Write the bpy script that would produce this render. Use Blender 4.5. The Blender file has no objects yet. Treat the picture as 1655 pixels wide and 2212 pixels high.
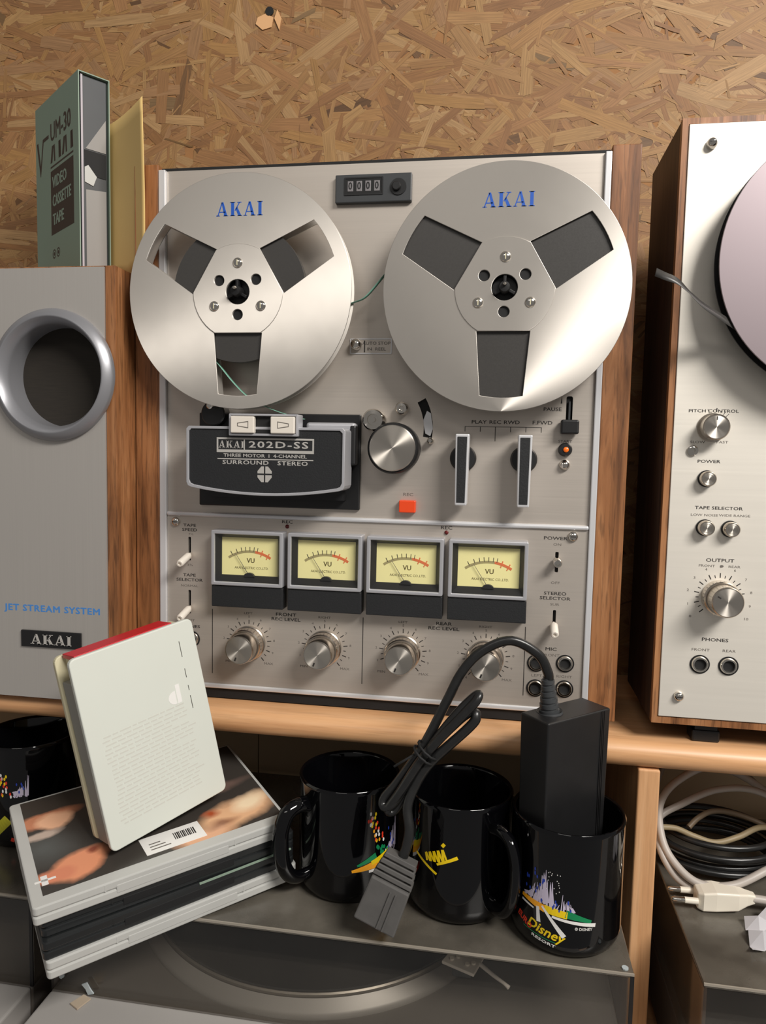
import bpy, math, random
from mathutils import Vector, Matrix, Euler
random.seed(7)
SC = bpy.context.scene
COL = SC.collection
S = 0.001                                    # every length below is in millimetres
PI = math.pi

# ------------------------------------------------------------------ camera
# X runs along the shelf, Y into the wall, Z up; shelf top z = 0, deck front panel y = 0
cam_d = bpy.data.cameras.new('camera'); cam = bpy.data.objects.new('camera', cam_d); COL.objects.link(cam)
_r = Vector((0.98731812, 0.03361675, -0.15515425)); _d = Vector((-0.02117993, 0.99647879, 0.08112604))
_f = _r.cross(_d)
_R = Matrix(((_r[0], -_r[1], -_r[2]), (_f[0], -_f[1], -_f[2]), (-_d[0], _d[1], _d[2])))
cam.matrix_world = Matrix.Translation((0, -0.568, 0.210)) @ _R.to_4x4()
cam_d.sensor_fit = 'VERTICAL'; cam_d.sensor_height = 36.0; cam_d.lens = 1560 / 2212 * 36.0
cam_d.clip_start = 0.02; cam_d.clip_end = 30
SC.camera = cam

# ------------------------------------------------------------------ world, lamps, exposure
world = bpy.data.worlds.new('room_light'); SC.world = world; world.use_nodes = True
world.node_tree.nodes['Background'].inputs[0].default_value = (1.0, 0.96, 0.92, 1)
world.node_tree.nodes['Background'].inputs[1].default_value = 0.20
def area(name, loc, target, sx, sy, power, col):
    l = bpy.data.lights.new(name, 'AREA'); l.shape = 'RECTANGLE'; l.size = sx; l.size_y = sy
    l.energy = power; l.color = col
    o = bpy.data.objects.new(name, l); COL.objects.link(o); o.location = loc
    o.rotation_euler = (Vector(target) - Vector(loc)).to_track_quat('-Z', 'Y').to_euler()
    return o
area('ceiling_lamp_near', (0.95, -1.05, 1.24), (0.0, 0.0, 0.2), 0.8, 0.32, 40, (1.0, 0.96, 0.905))
area('fill_lamp_left', (-0.5, -2.6, 2.0), (-0.1, 0.0, 0.2), 1.2, 0.35, 6, (1.0, 0.95, 0.89))  # added weak fill lamp to give reflections on the left
SC.view_settings.view_transform = 'Standard'; SC.view_settings.look = 'None'
SC.view_settings.exposure = 0.0; SC.view_settings.gamma = 1.0
SC.view_settings.use_curve_mapping = False

# ------------------------------------------------------------------ materials
def srgb(r, g, b):
    f = lambda c: (c / 12.92 if c <= 0.04045 else ((c + 0.055) / 1.055) ** 2.4)
    return (f(r / 255), f(g / 255), f(b / 255), 1)
MATS = {}
def new_mat(name):
    m = bpy.data.materials.new(name); m.use_nodes = True; MATS[name] = m
    nt = m.node_tree; return m, nt, nt.nodes['Principled BSDF']
def mat(name, col, rough=0.5, metal=0.0, noise=0.0, nscale=60, coat=0.0, spec=None, bump=0.0):
    m, nt, b = new_mat(name)
    b.inputs['Roughness'].default_value = rough; b.inputs['Metallic'].default_value = metal
    b.inputs['Coat Weight'].default_value = coat
    if spec is not None: b.inputs['Specular IOR Level'].default_value = spec
    b.inputs['Base Color'].default_value = col
    if noise or bump:
        tc = nt.nodes.new('ShaderNodeTexCoord'); n = nt.nodes.new('ShaderNodeTexNoise')
        n.inputs['Scale'].default_value = nscale; n.inputs['Detail'].default_value = 5
        nt.links.new(tc.outputs['Object'], n.inputs['Vector'])
        if noise:
            mx = nt.nodes.new('ShaderNodeMix'); mx.data_type = 'RGBA'
            mx.inputs[6].default_value = tuple(c * (1 - noise) for c in col[:3]) + (1,)
            mx.inputs[7].default_value = tuple(min(1, c * (1 + noise)) for c in col[:3]) + (1,)
            nt.links.new(n.outputs['Fac'], mx.inputs[0]); nt.links.new(mx.outputs[2], b.inputs['Base Color'])
        if bump:
            bp = nt.nodes.new('ShaderNodeBump'); bp.inputs['Strength'].default_value = bump; bp.inputs['Distance'].default_value = 0.0005
            nt.links.new(n.outputs['Fac'], bp.inputs['Height']); nt.links.new(bp.outputs['Normal'], b.inputs['Normal'])
    return m
def brushed(name, col, rough, stretch, aniso=None, var=0.10, metal=1.0):
    """brushed metal: streaks follow the axis with the small stretch factor"""
    m, nt, b = new_mat(name)
    b.inputs['Metallic'].default_value = metal
    tc = nt.nodes.new('ShaderNodeTexCoord'); mp = nt.nodes.new('ShaderNodeMapping'); mp.inputs['Scale'].default_value = stretch
    n = nt.nodes.new('ShaderNodeTexNoise'); n.inputs['Scale'].default_value = 1.0; n.inputs['Detail'].default_value = 4
    nt.links.new(tc.outputs['Object'], mp.inputs['Vector']); nt.links.new(mp.outputs['Vector'], n.inputs['Vector'])
    mx = nt.nodes.new('ShaderNodeMix'); mx.data_type = 'RGBA'
    mx.inputs[6].default_value = tuple(c * (1 - var) for c in col[:3]) + (1,)
    mx.inputs[7].default_value = tuple(min(1, c * (1 + var)) for c in col[:3]) + (1,)
    nt.links.new(n.outputs['Fac'], mx.inputs[0]); nt.links.new(mx.outputs[2], b.inputs['Base Color'])
    mr = nt.nodes.new('ShaderNodeMapRange'); mr.inputs['To Min'].default_value = rough - 0.05; mr.inputs['To Max'].default_value = rough + 0.05
    nt.links.new(n.outputs['Fac'], mr.inputs['Value']); nt.links.new(mr.outputs['Result'], b.inputs['Roughness'])
    if aniso:
        b.inputs['Anisotropic'].default_value = aniso[0]; b.inputs['Anisotropic Rotation'].default_value = aniso[2]
        t = nt.nodes.new('ShaderNodeTangent'); t.direction_type = 'RADIAL'; t.axis = aniso[1]
        nt.links.new(t.outputs['Tangent'], b.inputs['Tangent'])
    return m
def wood(name, dark, mid, light, stretch, rough=0.45, dist=1.2, pores=0.5):
    m, nt, b = new_mat(name); b.inputs['Roughness'].default_value = rough
    tc = nt.nodes.new('ShaderNodeTexCoord'); mp = nt.nodes.new('ShaderNodeMapping'); mp.inputs['Scale'].default_value = stretch
    nt.links.new(tc.outputs['Object'], mp.inputs['Vector'])
    n1 = nt.nodes.new('ShaderNodeTexNoise'); n1.inputs['Scale'].default_value = 1.0; n1.inputs['Detail'].default_value = 7
    n1.inputs['Roughness'].default_value = 0.62; n1.inputs['Distortion'].default_value = dist
    nt.links.new(mp.outputs['Vector'], n1.inputs['Vector'])
    cr = nt.nodes.new('ShaderNodeValToRGB'); e = cr.color_ramp.elements
    e[0].position = 0.30; e[0].color = dark; e[1].position = 0.72; e[1].color = light
    k = cr.color_ramp.elements.new(0.5); k.color = mid
    nt.links.new(n1.outputs['Fac'], cr.inputs['Fac'])
    mp2 = nt.nodes.new('ShaderNodeMapping'); mp2.inputs['Scale'].default_value = tuple(s * 5 for s in stretch)
    nt.links.new(tc.outputs['Object'], mp2.inputs['Vector'])
    n2 = nt.nodes.new('ShaderNodeTexNoise'); n2.inputs['Scale'].default_value = 1.0; n2.inputs['Detail'].default_value = 3
    nt.links.new(mp2.outputs['Vector'], n2.inputs['Vector'])
    cr2 = nt.nodes.new('ShaderNodeValToRGB'); q = cr2.color_ramp.elements
    q[0].position = 0.34; q[0].color = (1 - pores,) * 3 + (1,); q[1].position = 0.46; q[1].color = (1, 1, 1, 1)
    nt.links.new(n2.outputs['Fac'], cr2.inputs['Fac'])
    mu = nt.nodes.new('ShaderNodeMix'); mu.data_type = 'RGBA'; mu.blend_type = 'MULTIPLY'; mu.inputs[0].default_value = 1.0
    nt.links.new(cr.outputs['Color'], mu.inputs[6]); nt.links.new(cr2.outputs['Color'], mu.inputs[7])
    nt.links.new(mu.outputs[2], b.inputs['Base Color'])
    bp = nt.nodes.new('ShaderNodeBump'); bp.inputs['Strength'].default_value = 0.15; bp.inputs['Distance'].default_value = 0.0003
    nt.links.new(n2.outputs['Fac'], bp.inputs['Height']); nt.links.new(bp.outputs['Normal'], b.inputs['Normal'])
    return m
def sheen(nt):
    """mirror share of a thin clear pane: 4 per cent face on, rising at grazing angles on both faces"""
    lw = nt.nodes.new('ShaderNodeLayerWeight'); lw.inputs['Blend'].default_value = 0.5
    pw = nt.nodes.new('ShaderNodeMath'); pw.operation = 'POWER'; pw.inputs[1].default_value = 4.0
    ml = nt.nodes.new('ShaderNodeMath'); ml.operation = 'MULTIPLY_ADD'; ml.inputs[1].default_value = 0.8; ml.inputs[2].default_value = 0.04
    nt.links.new(lw.outputs['Facing'], pw.inputs[0]); nt.links.new(pw.outputs[0], ml.inputs[0])
    return ml
def acrylic(name, tint, clear, dust_col, dust, rough=0.08):
    """smoky see-through plastic with a film of dust"""
    m, nt, b = new_mat(name)
    b.inputs['Base Color'].default_value = dust_col; b.inputs['Roughness'].default_value = 0.55
    tr = nt.nodes.new('ShaderNodeBsdfTransparent'); tr.inputs[0].default_value = tint
    gl = nt.nodes.new('ShaderNodeBsdfGlossy'); gl.inputs['Roughness'].default_value = rough; gl.inputs[0].default_value = (0.9, 0.9, 0.9, 1)
    fr = sheen(nt)
    mx1 = nt.nodes.new('ShaderNodeMixShader'); mx2 = nt.nodes.new('ShaderNodeMixShader')
    nt.links.new(tr.outputs[0], mx1.inputs[1]); nt.links.new(b.outputs[0], mx1.inputs[2])
    tc = nt.nodes.new('ShaderNodeTexCoord'); n = nt.nodes.new('ShaderNodeTexNoise'); n.inputs['Scale'].default_value = 14; n.inputs['Detail'].default_value = 8
    n.inputs['Roughness'].default_value = 0.6
    nt.links.new(tc.outputs['Object'], n.inputs['Vector'])
    mr = nt.nodes.new('ShaderNodeMapRange'); mr.inputs['From Min'].default_value = 0.3; mr.inputs['From Max'].default_value = 0.7
    mr.inputs['To Min'].default_value = max(0, 1 - clear - dust); mr.inputs['To Max'].default_value = min(1, 1 - clear + dust)
    nt.links.new(n.outputs['Fac'], mr.inputs['Value']); nt.links.new(mr.outputs['Result'], mx1.inputs[0])
    nt.links.new(fr.outputs[0], mx2.inputs[0]); nt.links.new(mx1.outputs[0], mx2.inputs[1]); nt.links.new(gl.outputs[0], mx2.inputs[2])
    nt.links.new(mx2.outputs[0], nt.nodes['Material Output'].inputs['Surface'])
    return m
def pane(name):
    m, nt, b = new_mat(name)
    tr = nt.nodes.new('ShaderNodeBsdfTransparent'); gl = nt.nodes.new('ShaderNodeBsdfGlossy'); gl.inputs['Roughness'].default_value = 0.05
    mx = nt.nodes.new('ShaderNodeMixShader'); fr = sheen(nt)
    nt.links.new(fr.outputs[0], mx.inputs[0]); nt.links.new(tr.outputs[0], mx.inputs[1]); nt.links.new(gl.outputs[0], mx.inputs[2])
    nt.links.new(mx.outputs[0], nt.nodes['Material Output'].inputs['Surface'])
    return m

ALU_H = brushed('brushed_aluminium_horizontal', srgb(200, 191, 181), 0.42, (6, 60, 900), var=0.06, metal=0.6)
ALU_V = brushed('brushed_aluminium_vertical', srgb(196, 191, 185), 0.45, (900, 60, 6), var=0.05, metal=0.55)
ALU_PALE = brushed('pale_satin_aluminium', srgb(238, 232, 221), 0.45, (5, 60, 700), var=0.02, metal=0.45)
ALU_TRIM = mat('satin_trim_metal', srgb(222, 222, 224), 0.35, 0.4)
FRAME = mat('satin_frame_grey', srgb(184, 184, 188), 0.38, 0.4)
REEL = brushed('spun_reel_aluminium', srgb(206, 200, 192), 0.5, (40, 40, 40), aniso=(0.85, 'Y', 0.25), var=0.05, metal=0.8)
REELPURPLE = mat('anodised_mauve_reel', srgb(150, 138, 142), 0.42, 0.65)
KNOBTOP = brushed('spun_knob_metal', srgb(214, 207, 197), 0.38, (60, 60, 60), aniso=(0.9, 'Y', 0.25), var=0.04)
KNOBSIDE = mat('turned_knob_metal', srgb(200, 190, 178), 0.24, 1.0)
CHROME = mat('polished_chrome', srgb(215, 210, 202), 0.12, 1.0)
WALNUT = wood('walnut_veneer', srgb(96, 60, 34), srgb(146, 96, 58), srgb(178, 126, 84), (90, 90, 7), 0.45, 0.8, 0.4)
WALNUT_H = wood('walnut_veneer_crosswise', srgb(74, 44, 24), srgb(138, 88, 52), srgb(176, 122, 80), (7, 90, 90), 0.48, 0.8, 0.5)
SHADEWALNUT = wood('shaded_walnut_case', srgb(40, 28, 22), srgb(64, 46, 36), srgb(84, 62, 48), (90, 90, 7), 0.55, 0.8, 0.4)  # walnut with the shade of the left-facing side put into its colour
BEECH = wood('beech_foil', srgb(196, 144, 100), srgb(214, 164, 118), srgb(226, 180, 136), (5, 60, 120), 0.38, 0.4, 0.10)
BEECH_V = wood('beech_foil_upright', srgb(196, 144, 100), srgb(214, 164, 118), srgb(226, 180, 136), (120, 60, 5), 0.42, 0.4, 0.10)
BACKBOARD = mat('beige_hardboard', srgb(176, 156, 126), 0.7, 0, 0.08, 9)
BLACK = mat('black_plastic', srgb(24, 24, 25), 0.42, 0, 0.2, 120)
BLACKMATT = mat('matt_black', srgb(18, 18, 19), 0.75)
BLACKPANEL = mat('black_leatherette', srgb(30, 31, 33), 0.55, 0, 0.25, 900, bump=0.3)
DARKGREY = mat('dark_grey_plastic', srgb(58, 60, 62), 0.45, 0, 0.1, 80)
CERAMIC = mat('glossy_black_ceramic', srgb(5, 5, 7), 0.06, 0, spec=0.45)
TAPE = brushed('brown_black_tape', srgb(62, 60, 58), 0.38, (900, 900, 900), metal=0.0, var=0.10)
WHITEPL = mat('white_plastic', srgb(228, 220, 208), 0.35)
IVORY = mat('ivory_cartridge_plastic', srgb(210, 213, 204), 0.42, 0, 0.02, 30)
GREYSIDE = mat('grey_cartridge_card', srgb(150, 148, 140), 0.6)
YELLOWED = mat('yellowed_plastic', srgb(208, 200, 168), 0.5)
RED = mat('red_label', srgb(196, 18, 36), 0.4)
ORANGE = mat('orange_red_button', srgb(232, 74, 30), 0.35)
AMBER = mat('amber_lens', srgb(255, 120, 30), 0.3)
LEDRED = mat('dark_red_lens', srgb(90, 20, 18), 0.25)
INK = mat('black_print', srgb(40, 36, 34), 0.6)
INKGREY = mat('grey_print', srgb(104, 98, 92), 0.6)
INKPALE = mat('pale_print', srgb(236, 230, 216), 0.6)
INKWHITE = mat('silver_print', srgb(176, 173, 168), 0.45)
BLUE = mat('blue_print', srgb(28, 84, 178), 0.5)
BLUEL = mat('light_blue_print', srgb(74, 132, 200), 0.5)
MINT = mat('mint_card', srgb(136, 155, 138), 0.6, 0, 0.05, 20)
BROWNINK = mat('brown_print', srgb(62, 50, 40), 0.6)
PAPER = mat('yellow_paper', srgb(226, 192, 124), 0.75, 0, 0.04, 12)
VUFACE = mat('cream_yellow_meter_face', srgb(255, 246, 176), 0.6)
VUGREY = mat('meter_grey_band', srgb(170, 158, 110), 0.6)
VURED = mat('meter_red_band', srgb(230, 120, 70), 0.6)
CLOTH = brushed('speaker_cloth', srgb(40, 35, 29), 0.9, (60, 60, 1500), metal=0.0, var=0.5)
RINGGREY = mat('satin_grey_ring', srgb(150, 150, 154), 0.36, 0.5)
CASEGREY = mat('clear_grey_case_plastic', srgb(186, 186, 182), 0.35, 0, 0.05, 25)
CASEBLACK = mat('black_case_plastic', srgb(30, 32, 33), 0.32)
CABLEGREY = mat('grey_cable_sheath', srgb(176, 168, 160), 0.45)
CABLEBLACK = mat('black_cord_sheath', srgb(30, 30, 30), 0.3, 0, 0.3, 200)
DUSTYBLACK = mat('dusty_black_rubber', srgb(84, 82, 80), 0.7, 0, 0.25, 90)
PLUGWHITE = mat('white_plug_plastic', srgb(226, 218, 202), 0.4)
PLINTH = mat('dark_plinth', srgb(92, 87, 82), 0.5, 0.1, 0.12, 20)
STRIP = mat('grey_plinth_strip', srgb(158, 154, 150), 0.62, 0.0, 0.06, 15)
VINYL = brushed('black_vinyl', srgb(14, 14, 14), 0.3, (900, 900, 900), metal=0.0, var=0.2)
PLATTER = brushed('platter_metal', srgb(120, 114, 106), 0.4, (30, 30, 30), var=0.05, metal=0.7)
ACRTOP = acrylic('dusty_smoked_acrylic_top', (0.62, 0.60, 0.57, 1), 0.42, srgb(112, 106, 96), 0.30, 0.22)
ACRSIDE = acrylic('smoked_acrylic_side', (0.95, 0.94, 0.92, 1), 0.985, srgb(120, 114, 106), 0.02, 0.05)
RIMMETAL = mat('brushed_platter_rim', srgb(128, 124, 119), 0.45, 0.3, 0.05, 30)
LEADER = mat('green_leader_tape', srgb(120, 170, 150), 0.5)
GLASS = pane('meter_glass')
TAPECRUMB = mat('grey_adhesive_residue', srgb(168, 176, 178), 0.6)
YEL = mat('yellow_glaze_print', srgb(240, 205, 20), 0.3); YEL2 = mat('amber_glaze_print', srgb(250, 170, 30), 0.3)
GRN = mat('green_glaze_print', srgb(20, 130, 80), 0.3); LIL = mat('lilac_glaze_print', srgb(200, 190, 210), 0.3)
NAVY = mat('blue_glaze_print', srgb(40, 66, 170), 0.3); WHT = mat('white_glaze_print', srgb(232, 230, 226), 0.3)
REDG = mat('red_glaze_print', srgb(226, 60, 36), 0.3)

# ------------------------------------------------------------------ mesh helpers (mm in, metres out)
class Thing:
    def __init__(self, o, org): self.o = o; self.org = Vector(org)
def thing(name, label, cat, loc=(0, 0, 0), rot=None, group=None, local=False):
    """Empty at the thing's base. local=False: parts are given in world mm; True: in the thing's own frame"""
    o = bpy.data.objects.new(name, None); o.empty_display_size = 0.01; COL.objects.link(o)
    o.location = Vector(loc) * S
    if rot: o.rotation_euler = rot
    o['label'] = label; o['category'] = cat
    if group: o['group'] = group
    return Thing(o, (0, 0, 0) if local else loc)
def link_mesh(name, me, m, parent, smooth=None, bevel=None, seg=2, label=None):
    o = bpy.data.objects.new(name, me); COL.objects.link(o)
    me.materials.clear(); me.materials.append(m)
    if smooth is not None:
        me.shade_smooth(); me.set_sharp_from_angle(angle=math.radians(smooth))
    if bevel:
        b = o.modifiers.new('bevel', 'BEVEL'); b.width = bevel * S; b.segments = seg; b.limit_method = 'ANGLE'; b.angle_limit = math.radians(40)
    if parent is not None: o.parent = parent.o
    if label: o['label'] = label
    return Thing(o, parent.org if parent is not None else (0, 0, 0))
class MB:
    def __init__(s): s.v = []; s.f = []
    def add(s, vs, fs):
        n = len(s.v); s.v += [Vector(p) for p in vs]; s.f += [tuple(i + n for i in f) for f in fs]; return s
    def box(s, x0, x1, y0, y1, z0, z1):
        return s.add([(x0, y0, z0), (x1, y0, z0), (x1, y1, z0), (x0, y1, z0), (x0, y0, z1), (x1, y0, z1), (x1, y1, z1), (x0, y1, z1)],
                     [(0, 3, 2, 1), (4, 5, 6, 7), (0, 1, 5, 4), (1, 2, 6, 5), (2, 3, 7, 6), (3, 0, 4, 7)])
    def prism(s, poly, y0, y1):
        """polygon in x,z, pushed from y0 (front) to y1 (back)"""
        a = sum(poly[i][0] * poly[(i + 1) % len(poly)][1] - poly[(i + 1) % len(poly)][0] * poly[i][1] for i in range(len(poly)))
        if a < 0: poly = poly[::-1]
        n = len(poly)
        return s.add([(x, y0, z) for x, z in poly] + [(x, y1, z) for x, z in poly],
                     [tuple(range(n)), tuple(range(2 * n - 1, n - 1, -1))] + [(i, i + n, (i + 1) % n + n, (i + 1) % n) for i in range(n)])
    def lathe(s, prof, c, ax=(0, -1, 0), n=32):
        """profile of (radius, distance along axis) turned about the axis through c"""
        ax = Vector(ax).normalized(); u = ax.orthogonal().normalized(); w = ax.cross(u); c = Vector(c)
        vs = []; fs = []; rings = []
        for r, h in prof:
            if r < 1e-6: vs.append(c + ax * h); rings.append([len(vs) - 1])
            else:
                rings.append(list(range(len(vs), len(vs) + n)))
                for i in range(n):
                    a = 2 * PI * i / n; vs.append(c + ax * h + (u * math.cos(a) + w * math.sin(a)) * r)
        for A, B in zip(rings, rings[1:]):
            if len(A) == 1 and len(B) == 1: continue
            for i in range(n):
                j = (i + 1) % n
                if len(A) == 1: fs.append((A[0], B[j], B[i])[::-1])
                elif len(B) == 1: fs.append((A[i], A[j], B[0]))
                else: fs.append((A[i], A[j], B[j], B[i]))
        return s.add(vs, fs)
    def cyl(s, c, r, h, ax=(0, -1, 0), n=24, ch=0.0):
        p = [(0, 0), (r, 0), (r, h - ch), (r - ch, h), (0, h)] if ch else [(0, 0), (r, 0), (r, h), (0, h)]
        return s.lathe(p, c, ax, n)
    def tube(s, pts, r, n=8, cap=True, flat=1.0):
        pts = [Vector(p) for p in pts]; vs = []; fs = []; up = None
        for i, p in enumerate(pts):
            t = (pts[min(i + 1, len(pts) - 1)] - pts[max(i - 1, 0)]).normalized()
            if up is None: up = t.orthogonal().normalized()
            up = (up - t * up.dot(t)).normalized(); w = t.cross(up)
            rr = r[i] if isinstance(r, (list, tuple)) else r
            for k in range(n):
                a = 2 * PI * k / n; vs.append(p + up * (math.cos(a) * rr * flat) + w * (math.sin(a) * rr))
        for i in range(len(pts) - 1):
            for k in range(n):
                fs.append((i * n + k, i * n + (k + 1) % n, (i + 1) * n + (k + 1) % n, (i + 1) * n + k))
        if cap: fs += [tuple(range(n))[::-1], tuple((len(pts) - 1) * n + k for k in range(n))]
        return s.add(vs, fs)
    def quad(s, a, b, c, d): return s.add([a, b, c, d], [(0, 1, 2, 3)])
    def build(s, name, m, parent=None, smooth=None, bevel=None, seg=2, label=None):
        org = parent.org if parent is not None else Vector((0, 0, 0))
        me = bpy.data.meshes.new(name); me.from_pydata([(v - org) * S for v in s.v], [], s.f); me.update()
        return link_mesh(name, me, m, parent, smooth, bevel, seg, label)
def spline(pts, k=8):
    """smooth path through the points"""
    P = [Vector(p) for p in pts]; out = []
    for i in range(len(P) - 1):
        a, b, c, d = P[max(i - 1, 0)], P[i], P[i + 1], P[min(i + 2, len(P) - 1)]
        for j in range(k):
            t = j / k
            out.append(0.5 * ((2 * b) + (c - a) * t + (2 * a - 5 * b + 4 * c - d) * t * t + (3 * b - a - 3 * c + d) * t ** 3))
    return out + [P[-1]]
def circle(cx, cz, r, n=48, a0=0.0): return [(cx + r * math.cos(a0 + 2 * PI * i / n), cz + r * math.sin(a0 + 2 * PI * i / n)) for i in range(n)]
def rrect(x0, x1, z0, z1, r, n=5):
    o = []
    for cx, cz, a in ((x1 - r, z1 - r, 0), (x0 + r, z1 - r, PI / 2), (x0 + r, z0 + r, PI), (x1 - r, z0 + r, 1.5 * PI)):
        o += [(cx + r * math.cos(a + PI / 2 * i / n), cz + r * math.sin(a + PI / 2 * i / n)) for i in range(n + 1)]
    return o
def curve_mesh(cu):
    o = bpy.data.objects.new('tmp', cu); COL.objects.link(o)
    dg = bpy.context.evaluated_depsgraph_get(); dg.update()
    me = bpy.data.meshes.new_from_object(o.evaluated_get(dg)); bpy.data.objects.remove(o); bpy.data.curves.remove(cu)
    return me
def plate(name, loops, yf, th, m, parent, smooth=30, bevel=0.0, label=None):
    """flat sheet with holes: loops are (x,z) outlines, front face at y = yf, thickness th going back"""
    cu = bpy.data.curves.new('tmp', 'CURVE'); cu.dimensions = '2D'; cu.fill_mode = 'BOTH'; cu.extrude = (th / 2 - bevel) * S
    if bevel: cu.bevel_depth = bevel * S; cu.bevel_resolution = 1; cu.offset = -bevel * S
    org = parent.org if parent is not None else Vector((0, 0, 0))
    for lp in loops:
        sp = cu.splines.new('POLY'); sp.points.add(len(lp) - 1); sp.use_cyclic_u = True
        for p, (x, z) in zip(sp.points, lp): p.co = (x * S, z * S, 0, 1)
    me = curve_mesh(cu)
    ym = yf + th / 2
    for v in me.vertices: v.co = Vector((v.co.x - org.x * S, -v.co.z + (ym - org.y) * S, v.co.y - org.z * S))
    return link_mesh(name, me, m, parent, smooth, None, 2, label)
def text_mesh(s, h, xs=1.0, bold=0.0, align='CENTER', spacing=1.0, shear=0.0):
    cu = bpy.data.curves.new('tmp', 'FONT'); cu.body = s; cu.align_x = align; cu.align_y = 'CENTER'
    cu.size = h / 0.70 * S; cu.resolution_u = 2; cu.extrude = 0.04 * S; cu.space_character = spacing; cu.shear = shear
    me = curve_mesh(cu)
    for v in me.vertices: v.co.x *= xs
    if bold > 0:                                # heavier strokes: the word laid twice, a hair apart
        V = [v.co.copy() for v in me.vertices]; F = [tuple(p.vertices) for p in me.polygons]; n = len(V); m2 = bpy.data.meshes.new('lettering')
        W = []
        for k, (dx, dy) in enumerate(((-bold, -bold * .5), (bold, -bold * .5), (0, bold * .7))): W += [(v.x + dx * S, v.y + dy * S, v.z + k * 1e-6) for v in V]
        m2.from_pydata(W, [], F + [tuple(i + n for i in f) for f in F] + [tuple(i + 2 * n for i in f) for f in F]); m2.update(); bpy.data.meshes.remove(me); me = m2
    return me
def text(s, x, z, h, m, parent, yf, xs=1.45, bold=0.06, align='CENTER', name='lettering', spacing=1.0, shear=0.0, rot=0.0):
    """printed word, centred at x,z on a surface at y = yf that faces the room (-y)"""
    me = text_mesh(s, h, xs, bold, align, spacing, shear); org = parent.org; c, sn = math.cos(rot), math.sin(rot)
    for v in me.vertices:
        a, b = v.co.x * c - v.co.y * sn, v.co.x * sn + v.co.y * c
        v.co = Vector((a + (x - org.x) * S, -v.co.z + (yf - 0.05 - org.y) * S, b + (z - org.z) * S))
    return link_mesh(name, me, m, parent)
def akai(x, z, h, m, parent, yf, xs=1.0, th=0.12, name='logo'):
    """the serif word AKAI, centred"""
    A = [[(0.06, 0), (0.15, 0), (0.54, 0.93), (0.46, 1.0)], [(0.44, 1), (0.62, 1), (0.98, 0), (0.70, 0)], [(0.25, 0.26), (0.80, 0.26), (0.78, 0.33), (0.28, 0.33)],
         [(-0.04, 0), (0.30, 0), (0.30, 0.06), (-0.04, 0.06)], [(0.62, 0), (1.06, 0), (1.06, 0.06), (0.62, 0.06)]]
    K = [[(0.10, 0), (0.38, 0), (0.38, 1), (0.10, 1)], [(0.0, 0), (0.48, 0), (0.48, 0.06), (0.0, 0.06)], [(0.0, 0.94), (0.48, 0.94), (0.48, 1), (0.0, 1)],
         [(0.42, 0.40), (0.50, 0.36), (0.92, 0.97), (0.82, 0.97)], [(0.52, 0.50), (0.66, 0.66), (1.05, 0), (0.76, 0)], [(0.66, 0.94), (1.04, 0.94), (1.04, 1), (0.66, 1)], [(0.68, 0), (1.12, 0), (1.12, 0.06), (0.68, 0.06)]]
    I = [[(0.10, 0), (0.38, 0), (0.38, 1), (0.10, 1)], [(0.0, 0), (0.48, 0), (0.48, 0.06), (0.0, 0.06)], [(0.0, 0.94), (0.48, 0.94), (0.48, 1), (0.0, 1)]]
    mb = MB(); off = 0.0; W = 1.06 + 0.16 + 1.12 + 0.14 + 1.06 + 0.16 + 0.48
    for g, w in ((A, 1.06 + 0.16), (K, 1.12 + 0.14), (A, 1.06 + 0.16), (I, 0.48)):
        for p in g: mb.prism([(x + (px + off - W / 2) * h * xs, z + (pz - 0.5) * h) for px, pz in p], yf - th, yf + 0.01)
        off += w
    return mb.build(name, m, parent)
def tagm(t, label, cat, group=None):
    t.o['label'] = label; t.o['category'] = cat
    if group: t.o['group'] = group
def struct(t): t.o['kind'] = 'structure'; return t

# ------------------------------------------------------------------ the setting: strand-board wall
wall = struct(MB().box(-900, 900, 150, 168, -300, 1000).build('wall_back', mat('strand_board_core', srgb(150, 106, 64), 0.8, 0, 0.25, 90)))
wall.o['label'] = 'oriented strand board wall behind the hi-fi units'
def strand_material():
    m, nt, b = new_mat('wood_strands'); b.inputs['Roughness'].default_value = 0.62
    at = nt.nodes.new('ShaderNodeAttribute'); at.attribute_name = 'tone'
    uv = nt.nodes.new('ShaderNodeUVMap'); uv.uv_map = 'grain'
    n = nt.nodes.new('ShaderNodeTexNoise'); n.inputs['Scale'].default_value = 1.0; n.inputs['Detail'].default_value = 5; n.inputs['Roughness'].default_value = 0.65
    nt.links.new(uv.outputs[0], n.inputs['Vector'])
    cr = nt.nodes.new('ShaderNodeValToRGB'); e = cr.color_ramp.elements
    e[0].position = 0.28; e[0].color = (0.62, 0.58, 0.52, 1); e[1].position = 0.66; e[1].color = (1.08, 1.05, 1.0, 1)
    nt.links.new(n.outputs['Fac'], cr.inputs['Fac'])
    mu = nt.nodes.new('ShaderNodeMix'); mu.data_type = 'RGBA'; mu.blend_type = 'MULTIPLY'; mu.inputs[0].default_value = 1.0
    nt.links.new(at.outputs['Color'], mu.inputs[6]); nt.links.new(cr.outputs['Color'], mu.inputs[7]); nt.links.new(mu.outputs[2], b.inputs['Base Color'])
    return m
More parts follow.
